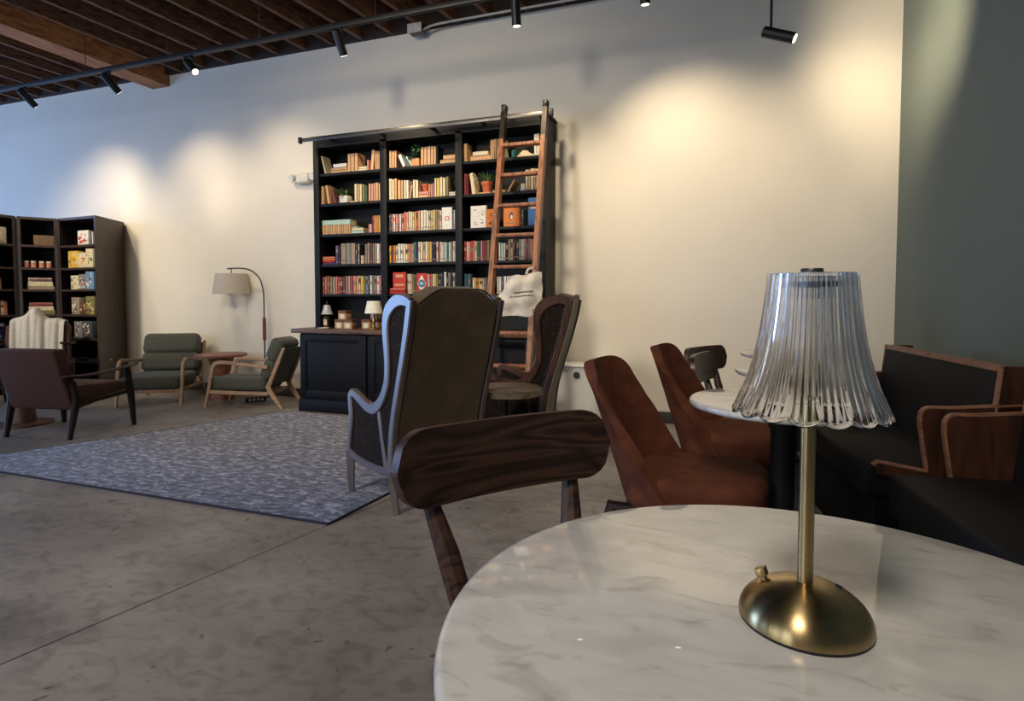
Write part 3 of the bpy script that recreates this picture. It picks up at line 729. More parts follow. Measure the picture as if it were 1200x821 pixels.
tag(obj('paper_bundle', bm, mat('cream_paper', (232, 206, 168), .8), loc=(BUND[0], CY0 + .05, BUND[1])), 'curled cream bundle of papers behind the ladder on the top shelf', 'papers')
# framed open book sign etc. on the counter
def small_lamp(x, y, label, glass):
    t = thing('table_lamp', label, 'lamp', (x, y, CTOP)); bm = NB()
    if glass:
        box(bm, -.045, .045, -.045, .045, 0, .012, .003); lathe(bm, [(.03, .012), (.03, .10), (.036, .102), (.036, .11), (.012, .125), (.01, .15)], 16)
        obj('base', bm, mat('antique_dark_brass', (70, 58, 36), .4, metal=.6), t)
        bm = NB(); box(bm, -.02, .02, -.032, -.030, .03, .085); obj('paper_tag', bm, mat('cream_paper', (232, 206, 168)), t)
        bm = NB(); lathe(bm, [(.058, .135), (.05, .15), (.038, .19), (.030, .225), (.026, .225), (.034, .19), (.046, .15), (.054, .135)], 24); obj('shade', bm, mat('pale_grey_glass', (176, 182, 188), .2, var=.2, scale=60, stretch=(1, 1, .05)), t)
        bm = NB(); tube(bm, [(0, 0, .15), (0, 0, .26)], [.005, .004], 8); lathe(bm, [(.012, .225), (.008, .235), (.004, .268)], 10); obj('finial', bm, M_blackm, t)
    else:
        lathe(bm, [(.045, 0), (.045, .01), (.02, .02), (.014, .05), (.022, .075), (.012, .10), (.010, .16)], 20); obj('base', bm, mat('aged_brass', (170, 130, 70), .35, metal=.8), t)
        bm = NB(); lathe(bm, [(.085, .15), (.06, .265), (.058, .265), (.083, .15)], 28); obj('shade', bm, mat('cream_lamp_shade', (252, 244, 230), .8), t)
small_lamp(-3.62, 4.72, 'small lantern with a grey glass shade at the left end of the counter', True)
small_lamp(-3.05, 4.66, 'small brass lamp with a cream shade on the counter beside the boxes', False)
def gift_box(x, y, z, s, h, label):
    t = thing('gift_box', label, 'box', (x, y, z), random.uniform(-.1, .1), 'small boxes on the counter')
    bm = NB(); box(bm, -s, s, -s, s, 0, h * .72, .003); obj('tray', bm, mat('kraft_box_card', (196, 158, 118), .7), t)
    bm = NB(); box(bm, -s - .003, s + .003, -s - .003, s + .003, h * .72, h, .003); obj('lid', bm, mat('brown_box_card', (110, 72, 48), .6), t)
    bm = NB(); box(bm, -s * .5, s * .5, -s - .0015, -s, h * .12, h * .6); obj('paper_label', bm, M_white, t)
gift_box(-3.44, 4.70, CTOP, .044, .088, 'brown box on the counter, lower left of the three box pile right of the lantern')
gift_box(-3.345, 4.70, CTOP, .044, .088, 'brown box on the counter, lower right of the three box pile right of the lantern')
gift_box(-3.40, 4.70, CTOP + .088, .044, .085, 'brown box topping the three box pile right of the lantern')
gift_box(-3.18, 4.76, CTOP, .044, .088, 'brown box on the counter, lower left beside the cream shaded lamp')
gift_box(-3.085, 4.78, CTOP, .044, .088, 'brown box on the counter right behind the brass lamp base')
gift_box(-3.10, 4.78, CTOP + .088, .04, .085, 'brown box topping the pile behind the cream shaded lamp')
bm = NB(); lathe(bm, [(.035, 0), (.05, .006), (.05, .012), (.036, .008)], 20); tag(obj('small_dish', bm, M_white, loc=(-3.565, 4.60, CTOP)), 'small white dish on the counter in front of the lantern', 'dish')

# canvas bag hanging on the ladder
bag = thing('canvas_bag', 'off white canvas bag with two printed lines hung on the library ladder', 'bag', (0, 0, 0))
def bagpt(u, v):
    # u across 0..1, v down 0..1 ; outline measured on the ladder
    top = Vector((-1.60 + .28 * u, 0, 1.255 + .03 * u)); bot = Vector((-1.665 + .36 * u, 0, .945 + .0 * u))
    p = top.lerp(bot, v)
    p.x -= .055 * math.exp(-((v - .55) / .16) ** 2) * (1 - u) ** 1.5
    p.z += .004 * math.sin(u * 9) * (1 - v) - .003 * math.sin(u * 11 + 1) * v
    y = 4.335 + .009 * math.sin(u * 13 + v * 4) + .007 * math.sin(v * 15 + u * 3) + .006 * math.sin(u * 21 - v * 17) - .03 * math.sin(PI * v) * math.sin(PI * u)
    return (p.x, y, p.z)
bm = NB(); n = 22
shell(bm, [[bagpt(i / n, j / n) for j in range(n + 1)] for i in range(n + 1)], .022)
M_canvas = mat('off_white_canvas', (226, 216, 200), .85, var=.05, bump=.25, bscale=500)
obj('body', bm, M_canvas, bag, angle=70)
bm = NB()
tube(bm, cr([(-1.38, 4.325, 1.275), (-1.385, 4.34, 1.315), (-1.395, 4.38, 1.33), (-1.41, 4.40, 1.325), (-1.43, 4.345, 1.31), (-1.44, 4.325, 1.272)], 5), .010, 6, ry=.4); obj('strap', bm, M_canvas, bag)
bm = NB()
for row, (z, x0, x1) in enumerate(((1.125, -1.535, -1.385), (1.095, -1.565, -1.375))):
    x = x0
    while x < x1:
        w = random.uniform(.007, .02); u = (x + w / 2 + 1.66) / .36; zz2 = z + (x + 1.5) * .10
        ys = min(bagpt(uu, vv)[1] for uu in (u - .03, u, u + .03) for vv in ((1.27 - z) / .32 - .03, (1.27 - z) / .32 + .03)) - .0125
        box(bm, x, x + w, ys - .0015, ys, zz2, zz2 + .009); x += w + .004
obj('printed_lines', bm, mat('dark_print', (70, 66, 74), .8), bag)

# emergency light on the wall
el = thing('emergency_light', 'white emergency light on the wall left of the bookcase', 'emergency light', (-4.20, YB, 2.36))
bm = NB(); box(bm, -.085, .085, -.09, 0, -.055, .055, .025, 3); obj('housing', bm, M_white, el)
for x, z in ((-.12, .02), (.15, .02)):
    bm = NB(); tube(bm, [(x, -.03, z), (x - .01, -.075, z - .012), (x - .014, -.10, z - .02)], [.026, .04, .036], 16); tube(bm, [(x * .5, -.03, z), (x, -.03, z)], .014, 8)
    obj('lamp_head', bm, M_white, el)
# power strip
ps = thing('power_strip', 'small black power strip with pale sockets on the floor under the green armchair', 'power strip', (-4.60, 4.80, 0), .9)
bm = NB(); box(bm, -.10, .10, -.03, .03, 0, .045, .005); obj('body', bm, M_blackm, ps)
for x in (-.06, -.02, .02, .06):
    bm = NB(); box(bm, x - .013, x + .013, -.0315, -.03, .012, .034); obj('socket', bm, M_white, ps)

# white box by the wall
ap = thing('white_bin', 'white box with round metal lock standing against the cream wall', 'bin', (-1.17, 5.0, 0))
bm = NB(); prism(bm, [(-.24, .0), (.24, .0), (.22, .49), (-.22, .49)], XZ, -.14, .13); obj('body', bm, mat('white_enamel', (226, 226, 224), .4, var=.02), ap)
bm = NB(); box(bm, -.235, .235, -.155, .14, .49, .515, .01, 3); obj('lid', bm, mat('white_enamel', (226, 226, 224)), ap)
bm = NB(); tube(bm, [(.01, -.14, .425), (.01, -.152, .425)], .028, 24); obj('lock', bm, M_steel, ap)

# ------------------------------------------------------------------ wing chairs with cane sides
M_wing = wood('glossy_wing_chair_wood', (40, 24, 20), (70, 44, 34), .35, axis='Z', coat=1, spec=1, coat_rough=.45)
M_wing.node_tree.nodes['Principled BSDF'].inputs['Coat IOR'].default_value = 2.2
M_wing2 = wood('brown_wing_chair_wood', (44, 26, 20), (80, 50, 36), .35, axis='Z', coat=.3)
M_velv = mat('dark_olive_brown_velvet', (98, 78, 52), .8, rgb2=(78, 61, 42), scale=7, bump=.1, bscale=400, sheen=.25)
M_cane = mat('dark_cane_weave', (26, 21, 18), .8, spec=.15, rgb2=(120, 98, 84), scale=130)
M_cane.node_tree.nodes['Color Ramp'].color_ramp.elements[0].position = .55; M_cane.node_tree.nodes['Color Ramp'].color_ramp.elements[1].position = .75
M_cane.node_tree.nodes['Color Ramp'].color_ramp.elements[0].color = lin((24, 19, 17)); M_cane.node_tree.nodes['Color Ramp'].color_ramp.elements[1].color = lin((84, 66, 56))
M_nail = mat('brass_nailheads', (210, 186, 140), .3, metal=.9)

STILE = [(-.158, 1.075), (-.128, .93), (-.088, .78), (-.040, .62), (.006, .45), (.026, .30), (.028, .20), (.010, .06), (.002, 0)]
WINGC = [(-.150, 1.060), (-.095, 1.074), (-.035, 1.068), (.028, 1.030), (.058, .975), (.062, .90), (.052, .80), (.050, .72), (.062, .645), (.112, .560), (.185, .508), (.262, .512), (.345, .545), (.408, .565), (.436, .548), (.437, .50), (.430, .42), (.445, .33), (.460, .24)]
def stile_s(z):
    for (s0, z0), (s1, z1) in zip(STILE, STILE[1:]):
        if z1 <= z <= z0: return s1 + (s0 - s1) * (z - z1) / (z0 - z1)
    return STILE[0][0] - (z - STILE[0][1]) * .24 if z > STILE[0][1] else STILE[-1][0]
def wing_chair(loc, rz, label, mw, W=.60, top=1.135, mv=None, nails=False):
    t = thing('wing_chair', label, 'armchair', loc, rz, 'wing chairs by the library ladder')
    for y0, y1 in ((-.034, 0), (-W, -W + .034)):
        bm = NB(); band(bm, cr(WINGC, 6), [.05, .06, .07, .072, .062, .054, .048, .046, .050, .056, .062, .058, .052, .046, .042, .040, .038, .036, .036], y0, y1, .007)
        band(bm, cr(STILE[:7], 5), [.046, .046, .044, .042, .042, .044, .046], y0 - .001, y1 + .001, .006)
        band(bm, cr([(.478, .242), (.34, .208), (.18, .198), (.03, .205)], 6), .040, y0 - .002, y1 + .002, .007)
        band(bm, [(.145, .52), (.115, .36), (.075, .21)], [.03, .026, .034], y0 + .006, y1 - .006, .004)
        fr = obj('side_frame', bm, mw, t)
        ym = (y0 + y1) / 2
        bm = NB()
        up = [(p[0], p[1]) for p in cr(WINGC[1:10], 4)] + [(.10, .52), (.005, .45)] + [(s, z) for s, z in STILE[4:0:-1]]
        prism(bm, up, XZ, ym - .004, ym + .004)
        lo = [(.145, .50), (.262, .50), (.34, .535), (.41, .545), (.43, .42), (.45, .25), (.30, .215), (.08, .21)]
        prism(bm, lo, XZ, ym - .004, ym + .004); prism(bm, [(.01, .45), (.10, .53), (.135, .48), (.075, .21), (.03, .21), (.026, .30)], XZ, ym - .005, ym + .005)
        obj('cane_panel', bm, M_cane, fr)
        if not nails: continue
        bm = NB()
        ysd = y1 + .001 if y1 == 0 else y0 - .001
        for i in range(44):
            z = .30 + i * .0172; s = stile_s(z) + .031
            bmesh.ops.create_icosphere(bm, subdivisions=1, radius=.0042, matrix=Matrix.Translation((s, ym + (.008 if y1 == 0 else -.008), z)))
        obj('nailhead_trim', bm, M_nail, fr)
    # upholstered back with a raised camel top
    n, k = 22, 26; grid = []
    for i in range(n + 1):
        u = i / n; y = -.034 - u * (W - .068); e = abs(u - .5) * 2
        zt = top - (0 if e < .45 else .085 * ((e - .45) / .55) ** 1.5) - (.02 if e > .99 else 0)
        grid.append([(stile_s(.22 + (zt - .22) * j / k) + .045, y, .22 + (zt - .22) * j / k) for j in range(k + 1)])
    bm = NB(); shell(bm, grid, .115); o = obj('backrest', bm, mv or M_velv, t, 60)
    md = o.modifiers.new('bevel', 'BEVEL'); md.width = .018; md.segments = 3; md.limit_method = 'ANGLE'; md.angle_limit = math.radians(50)
    # welt along the back edge
    bm = NB(); tube(bm, [(g[-1][0] - .052, g[-1][1], g[-1][2] - .006) for g in grid], .005, 8); obj('welt', bm, mv or M_velv, t)
    bm = NB(); box(bm, .03, .475, -W + .036, -.036, .25, .43, .045, 4); obj('seat', bm, mv or M_velv, t, 60)
    bm = NB(); box(bm, .435, .478, -W + .034, -.034, .195, .25, .006); box(bm, .01, .05, -W + .034, -.034, .185, .235, .006); obj('seat_rail', bm, mw, t)
    for y in (-.017, -W + .017):
        bm = NB(); tube(bm, [(.458, y, .24), (.457, y, .20), (.450, y, 0)], [.028, .027, .018], 4); obj('leg', bm, mw, t)
        bm = NB(); tube(bm, [(.028, y, .21), (.020, y, .12), (-.008, y, 0)], [.026, .024, .018], 4); obj('leg', bm, mw, t)
    return t
wing_chair((-1.532, 2.489, 0), math.radians(153.3), 'tall wing chair with dark velvet back and glossy side frame, nearest on the rug', M_wing)
wing_chair((-1.08, 3.66, 0), math.radians(187), 'dark wooden wing chair farther back beside the white box and ladder', M_wing2, W=.52, top=1.11, nails=True)

# round side table with crank between the wing chairs
M_tbl = wood('grey_brown_table_top', (104, 88, 76), (150, 130, 112), .45, axis='X')
st = thing('side_table', 'round wooden crank table with black iron base between the two wing chairs', 'side table', (-1.22, 3.29, 0))
bm = NB(); lathe(bm, [(.20, .50), (.215, .505), (.215, .54), (.205, .545)], 48); obj('tabletop', bm, M_tbl, st)
bm = NB(); tube(bm, [(0, 0, .5), (0, 0, .06)], .016, 14); lathe(bm, [(.05, .485), (.05, .5)], 16); lathe(bm, [(.028, .25), (.035, .27), (.035, .33), (.028, .35)], 16); obj('screw_post', bm, M_blackm, st)
bm = NB(); tube(bm, [(0, .0, .30), (.07, -.03, .30)], .006, 8); tube(bm, cr([(.07 + .045 * math.cos(a * PI / 6), -.03, .30 + .045 * math.sin(a * PI / 6)) for a in range(12)], 2, True) + [Vector((.115, -.03, .30))], .005, 6); obj('crank_wheel', bm, M_blackm, st)
for i in range(3):
    a = i * 2 * PI / 3 + .4; c, s = math.cos(a), math.sin(a)
    bm = NB(); tube(bm, cr([(0, 0, .22), (.06 * c, .06 * s, .20), (.12 * c, .12 * s, .08), (.18 * c, .18 * s, .012)], 4), [.014] * 12 + [.012], 8); obj('leg', bm, M_blackm, st)

# ------------------------------------------------------------------ left seating group
def slab(bm, pts, y0, y1, bev, seg=3):
    t = NB(); prism(t, pts, XZ, y0, y1); bmesh.ops.recalc_face_normals(t, faces=t.faces)
    bmesh.ops.bevel(t, geom=list(t.edges), offset=bev, segments=seg, profile=.5, affect='EDGES', clamp_overlap=True); merge(bm, t)
M_bfab = mat('brown_woven_fabric', (88, 56, 48), .85, rgb2=(70, 44, 39), scale=90, bump=.2, bscale=400)
M_bseat = mat('tan_brown_seat_fabric', (112, 82, 66), .85, rgb2=(94, 68, 55), scale=90, bump=.2, bscale=400)
M_dark = wood('very_dark_wood', (26, 17, 15), (44, 28, 23), .5, axis='Z', spec=.25)
def brown_chair(loc, rz, label, bh=.70, ah=.50):
    t = thing('lounge_armchair', label, 'armchair', loc, rz, 'brown lounge armchairs'); k = (bh - .2) / .5
    bm = NB(); slab(bm, [(-.01, .22), (.085, .24), (.085 - .13 * k, bh), (-.03 - .13 * k, bh - .005)], -.275, .275, .018); obj('backrest', bm, M_bfab, t, 60)
    bm = NB(); slab(bm, [(.02, .21), (.50, .29), (.535, .33), (.52, .385), (.02, .40)], -.27, .27, .02); obj('seat', bm, M_bseat, t, 60)
    for s in (-1, 1):
        bm = NB(); tube(bm, [(.47, s * .325, ah), (.49, s * .335, .28), (.505, s * .345, 0)], [.024, .026, .017], 8, ry=1.2); obj('leg', bm, M_dark, t)
        bm = NB(); tube(bm, [(-.02, s * .295, .44), (.015, s * .29, .30), (-.05, s * .285, 0)], [.022, .030, .018], 8, ry=1.1); obj('leg', bm, M_dark, t)
        bm = NB(); P = cr([(-.10, s * .292, ah - .01), (.10, s * .31, ah - .02), (.34, s * .325, ah - .005), (.50, s * .325, ah + .012), (.585, s * .318, ah + .022)], 5)
        rings = len(P); prev = None
        for i, p in enumerate(P):
            f = i / (rings - 1); w = .018 + .022 * math.sin(PI * min(1, .15 + f * .85)) ; h = .012
            ring = [bm.verts.new((p.x, p.y + w * math.cos(a * PI / 5), p.z + h * math.sin(a * PI / 5))) for a in range(10)]
            if prev:
                for q in range(10): bm.faces.new((prev[q], prev[(q + 1) % 10], ring[(q + 1) % 10], ring[q]))
            else: bm.faces.new(ring[::-1])
            prev = ring
        bm.faces.new(prev); obj('armrest', bm, M_dark, t)
        bm = NB(); tube(bm, [(-.005, s * .29, .26), (.49, s * .333, .30)], .018, 8); obj('side_rail', bm, M_dark, t)
    return t
brown_chair((-4.975, 2.99, 0), math.radians(101), 'brown upholstered lounge chair seen from behind at the left edge of the rug')
brown_chair((-6.82, 4.07, 0), math.radians(-43), 'dark lounge chair under a pale grey throw in front of the corner shelves', .80, .62)

# throw draped over that chair's back
def throwpt(u, v):
    # v runs over the chair back from its front face, over the top and down the rear
    y = (u - .5) * .43
    L = v * 1.1
    top = .815 + .125 * math.exp(-((u - .40) / .17) ** 2) + .006 * math.sin(u * 12)
    lean = -.155
    if L < .52: z = top - (.52 - L); x = lean + .115 + (.52 - L) * .24
    elif L < .66: a = (L - .52) / .14 * PI; z = top + .045 * math.sin(a); x = lean + .115 - (1 - math.cos(a)) / 2 * .215
    else: z = top - (L - .66); x = lean - .10 + (L - .66) * .22
    fold = .012 * math.sin(u * 24 + v * 5) + .008 * math.sin(u * 47)
    return (x + (fold if L < .6 else -abs(fold)), y * (1 + .12 * (v if v < .5 else 1 - v)), z + .01 * math.sin(u * 17))
tw = thing('throw_blanket', 'pale grey throw draped over the dark chair back near the corner shelves', 'blanket', (-6.82, 4.07, 0), math.radians(-43))
bm = NB(); n = 40
shell(bm, [[throwpt(i / n, j / 40) for j in range(41)] for i in range(n + 1)], .012)
obj('cloth', bm, mat('pale_grey_knit', (206, 202, 194), .9, var=.06, scale=40, bump=.3, bscale=300), tw, 70)

pt = thing('pedestal_table', 'brown round pedestal table beside the brown lounge chair', 'side table', (-5.66, 3.25, 0))
M_ped = wood('brown_pedestal_wood', (70, 44, 34), (108, 72, 56), .45, axis='Z')
bm = NB(); lathe(bm, [(.21, 0), (.215, .006), (.21, .016), (.10, .024)], 40); obj('base', bm, M_ped, pt)
bm = NB(); lathe(bm, [(.095, .022), (.085, .12), (.07, .25), (.06, .40), (.08, .452)], 32); obj('pedestal', bm, M_ped, pt)
bm = NB(); lathe(bm, [(.20, .452), (.22, .456), (.22, .478), (.215, .482)], 40); obj('tabletop', bm, M_ped, pt)

M_gfab = mat('dark_green_wool', (84, 86, 76), .85, rgb2=(70, 73, 64), scale=60, bump=.2, bscale=500, sheen=.15)
M_oak = wood('warm_oak_frame', (146, 116, 90), (182, 150, 120), .45, axis='X')
def green_chair(loc, rz, label, w=.5, dy=0, kz=1.0):
    t = thing('green_armchair', label, 'armchair', loc, rz, 'green armchairs with oak frames')
    for y0 in (0, -w):
        ya, yb = (y0 - .03, y0) if y0 == 0 else (y0, y0 + .03)
        bm = NB()
        band(bm, cr([(.785, 0), (.745, .18), (.715, .33), (.690, .415), (.645, .448), (.56, .450), (.34, .428), (.125, .408)], 6), [.026, .032, .036, .04, .038, .034, .034, .036], ya, yb, .006)
        band(bm, [(-.045, .60), (.03, .43), (.10, .265), (.125, .215), (.105, .165), (.03, .06), (-.015, 0)], [.028, .038, .042, .05, .048, .036, .026], ya, yb, .006)
        band(bm, [(.755, .158), (.45, .148), (.125, .148)], .036, ya + .002, yb - .002, .006)
        obj('side_frame', bm, M_oak, t)
    bm = NB(); box(bm, .70, .735, -w + .03, -.03, .125, .165, .006); box(bm, .12, .16, -w + .03, -.03, .125, .165, .006); obj('cross_rail', bm, M_oak, t)
    bm = NB()
    prism(bm, [(.125, .22), (.155, .22), (.0, .585), (-.03, .585)], XZ, -w + .03, -.03); obj('back_panel', bm, M_gfab, t)
    bm = NB(); box(bm, .17, .775, -w + .035, -.035, .168, .295, .042, 4); obj('seat_cushion', bm, M_gfab, t, 60)
    R = Matrix.Translation((.165, 0, .285)) @ Matrix.Rotation(-.40, 4, 'Y')
    bm = NB(); box(bm, -.035, .085, -w + .03, -.03, .0, .20, .04, 4, M=R); obj('lumbar_cushion', bm, M_gfab, t, 60)
    bm = NB(); box(bm, -.045, .105, -w + .028, -.028, .19, .42, .055, 5, M=R); obj('head_cushion', bm, M_gfab, t, 60)
    return t
green_chair((-4.052, 4.54, 0), math.radians(194), 'green armchair with oak frame in profile left of the bookcase', .44)
# the facing chair
_d = math.atan2(-.85, .53)
_f = Vector((-5.12, 4.362, 0)); _dir = Vector((math.cos(_d), math.sin(_d), 0)); _lft = Vector((-_dir.y, _dir.x, 0))
green_chair(tuple(_f - _dir * .785), _d, 'green armchair with oak frame facing the room in the far corner', .62)

gt = thing('side_table', 'round reddish wooden side table between the two green armchairs', 'side table', (-5.06, 4.80, 0))
M_red = wood('reddish_table_wood', (104, 62, 46), (146, 94, 72), .4, axis='X')
bm = NB(); lathe(bm, [(.24, .462), (.258, .466), (.258, .486), (.25, .49)], 44); obj('tabletop', bm, M_red, gt)
bm = NB(); lathe(bm, [(.125, 0), (.12, .05), (.075, .22), (.075, .25), (.115, .40), (.13, .462)], 36); obj('pedestal', bm, M_red, gt)

# arc floor lamp
fl = thing('floor_lamp', 'arc floor lamp with pale fabric shade behind the green armchair', 'floor lamp', (-4.715, 5.065, 0))
bm = NB(); lathe(bm, [(.08, 0), (.08, .014), (.074, .018)], 32); obj('base', bm, M_steel, fl)
bm = NB(); tube(bm, [(0, 0, .016), (0, 0, .62)], .009, 10)
tube(bm, cr([(0, 0, .86), (0, 0, 1.10), (-.012, 0, 1.20), (-.06, 0, 1.31), (-.15, -.01, 1.385), (-.26, -.02, 1.415), (-.40, -.03, 1.418), (-.47, -.035, 1.415)], 6), .008, 10)
obj('pole', bm, M_steel, fl)
bm = NB(); tube(bm, [(0, 0, .62), (0, 0, .64), (0, 0, .86), (0, 0, .88)], [.012, .019, .019, .012], 14); obj('grip', bm, wood('red_brown_grip', (96, 48, 34), (132, 70, 50), .4, axis='Z'), fl)
bm = NB(); tube(bm, [(-.42, -.03, 1.418), (-.42, -.03, 1.30)], .006, 8); tube(bm, [(-.42, -.03, 1.31), (-.42, -.03, 1.22)], .018, 12); obj('lamp_holder', bm, M_steel, fl)
bm = NB(); R1, R2 = .162, .198
lathe(bm, [(R2, 1.135), (R1, 1.36), (R1 - .004, 1.36), (R2 - .004, 1.135), (R2, 1.135)], 48, (-.42, -.03), cap=False); bmesh.ops.remove_doubles(bm, verts=bm.verts, dist=.0002)
for a in range(3):
    c, s = math.cos(a * 2 * PI / 3), math.sin(a * 2 * PI / 3); tube(bm, [(-.42, -.03, 1.34), (-.42 + R1 * c * .985, -.03 + R1 * s * .985, 1.345)], .003, 6)
obj('shade', bm, mat('oatmeal_linen_shade', (204, 194, 182), .85, var=.05, scale=120, bump=.15, bscale=500), fl)

# ------------------------------------------------------------------ corner shelving at the left
M_shelf = wood('dark_brown_shelf', (48, 37, 33), (70, 56, 50), .5, axis='Z')
LV = [1.70, 1.44, 1.19, .90, .625, .36, .09]; UT = 2.02
def V2(p): return Vector((p[0], p[1]))
class Unit:
    def __init__(s, F0, F1, B1, B0, label, group='corner shelving units'):
        s.F0, s.F1, s.B1, s.B0 = V2(F0), V2(F1), V2(B1), V2(B0)
        o = s.F0; s.e = (s.F1 - s.F0); s.W = s.e.length; s.e.normalize(); s.inn = Vector((-s.e.y, s.e.x)); s.rz = math.atan2(s.e.y, s.e.x)
        t = thing('corner_bookshelf', label, 'bookshelf', (o.x, o.y, 0), s.rz, group); s.t = t
        L = lambda p: Vector(((p - o).dot(s.e), (p - o).dot(s.inn)))
        f0, f1, b1, b0 = L(s.F0), L(s.F1), L(s.B1), L(s.B0); T = .028
        def quad(a, b, c, d, z0, z1, name):
            bm = NB(); prism(bm, [a, b, c, d], XY, z0, z1); return obj(name, bm, M_shelf, t)
        ex = Vector((T, 0))
        quad(f0, f0 + ex, b0 + ex, b0, 0, UT, 'side_panel'); quad(f1 - ex, f1, b1, b1 - ex, 0, UT, 'side_panel')
        dn = Vector((0, .02)); g = lambda p: p
        quad(b0 + ex, b1 - ex, b1 - ex - dn, b0 + ex - dn, .0, UT, 'back_panel')
        quad(f0 + ex, f1 - ex, b1 - ex - dn, b0 + ex - dn, UT - .03, UT, 'top_panel')
        for z in LV: quad(f0 + ex, f1 - ex, b1 - ex - dn, b0 + ex - dn, z - .024, z, 'shelf')
        s.T = T
    def at(s, x, d): p = s.F0 + s.e * x + s.inn * d; return p.x, p.y
U_R = Unit((-7.335, 4.64), (-6.64, 4.595), (-6.93, 5.14), (-7.50, 5.14), 'dark brown corner shelving unit on the right, its side panel against the wall')
U_C = Unit((-7.55, 4.34), (-7.345, 4.635), (-7.64, 4.95), (-7.90, 4.62), 'narrow dark brown shelving unit set diagonally in the corner')
U_L = Unit((-7.54, 3.50), (-7.56, 4.325), (-7.95, 4.60), (-7.95, 3.50), 'dark brown shelving unit cut by the left edge of the photo')
ACC = {}
def carton(u, x0, x1, d, row, h, cols, label, depth=.07, n=10, cat='box', group=None, base=None, name='game_box'):
    if u is U_R: x0, x1, d = x0 * .92 - .025, x1 * .92 - .025, .03
    if u is U_R and row: h = min(h * 1.16, .215)
    x, y = u.at(x0, d); z = LV[row] if base is None else base
    t = thing(name, label, cat, (x, y, z), u.rz, group)
    w = x1 - x0
    bm = NB(); box(bm, 0, w, 0, depth, 0, h, .0015)
    o = obj('carton', bm, bookmat(cols[0]), t)
    bm = NB()
    mats = [bookmat(c) for c in cols[1:]]
    cw = w / 4; ch = h / 3
    for k in range(n):
        a = random.uniform(.03, .78) * w; b = a + random.uniform(.08, .2) * w; c = random.uniform(.05, .8) * h; e = c + random.uniform(.06, .18) * h
        pr = -.0006 - k * .0001
        box(bm, a, min(b, w * .97), pr, 0, c, min(e, h * .96), mi=k % len(mats))
    obj('printed_front', bm, mats, t)
    return t
g = 'boxes on the right corner shelving unit'
carton(U_R, .37, .58, .12, 0, .165, ['white', 'red', 'salmon', 'red', 'pink'], 'white box with red print on the top shelf of the right corner unit', n=14, group=g)
for i, (c, x) in enumerate((('grey', .515), ('slate', .537), ('white', .559))):
    xx, yy = U_R.at(x, .04); o = obj('book', book_mesh(.019, .12, .16 - i * .008, c, False), [bookmat(c), PAGE, bookmat('white')], loc=(xx, yy, LV[0])); o.rotation_euler.z = U_R.rz
    tag(o, c + ' upright book right of the red printed box, right corner unit', 'book', 'upright books on the right corner unit')
for row, specs in ((1, ((.16, .36, .17, ['yellow', 'cream', 'olive', 'white', 'orange']), (.362, .52, .15, ['cream', 'orange', 'red', 'yellow', 'white']), (.522, .66, .185, ['cream', 'olive', 'white', 'yellow', 'green']))),
                   (2, ((.20, .36, .14, ['cream', 'yellow', 'slate', 'white', 'olive']), (.362, .50, .15, ['grey', 'white', 'pink', 'slate', 'white']), (.502, .66, .175, ['sky', 'white', 'slate', 'white', 'grey']))),
                   (3, ((.20, .36, .17, ['taupe', 'brown', 'white', 'cream', 'slate']), (.362, .49, .12, ['brown', 'maroon', 'cream', 'tan', 'brown']), (.492, .66, .18, ['olive', 'cream', 'yellow', 'green', 'brown']))),
                   (4, ((.24, .40, .165, ['grey', 'slate', 'white', 'grey', 'taupe']), (.402, .60, .17, ['slate', 'white', 'salmon', 'white', 'grey'])))):
    for i, (a, b, h, cols) in enumerate(specs):
        carton(U_R, a, b, .11, row, h, cols, '%s printed game box, %s from left on the %s shelf of the right corner unit' % (cols[0], ORD[i], ROWN[row]), n=16, group=g)
bm = NB(); box(bm, 0, .2, 0, .15, 0, .012, .004); x, y = U_R.at(.38, .06); o = obj('magazine', bm, bookmat('white'), loc=(x, y, LV[5])); o.rotation_euler.z = U_R.rz
tag(o, 'white magazine lying on the low shelf of the right corner unit', 'magazine')
# centre unit
g = 'goods on the diagonal corner unit'
x, y = U_C.at(.135, .10); kb = thing('kraft_box', 'long brown kraft box on the top shelf of the diagonal unit', 'box', (x, y, LV[0]), U_C.rz)
bm = NB(); box(bm, 0, .19, 0, .16, 0, .125, .003); obj('carton', bm, mat('kraft_brown', (122, 96, 74), .75), kb); bm = NB(); box(bm, .07, .12, -.0006, .16, .1252, .1258); obj('tape_strip', bm, mat('tape', (150, 124, 92), .4), kb)
for i in range(4):
    x, y = U_C.at(.065 + i * .066 + (.008 if i > 1 else 0), .08)
    j = thing('jar', 'small amber pink jar with white lid, %s of four on the diagonal unit' % ORD[i], 'jar', (x, y, LV[1]), 0, 'four small jars')
    bm = NB(); lathe(bm, [(.022, 0), (.027, .006), (.027, .055), (.022, .062)], 18); obj('glass', bm, mat('amber_pink_glass', (206, 140, 112), .25, var=.2, scale=30), j)
    bm = NB(); lathe(bm, [(.025, .062), (.025, .078), (.022, .08)], 18); obj('lid', bm, M_white, j)
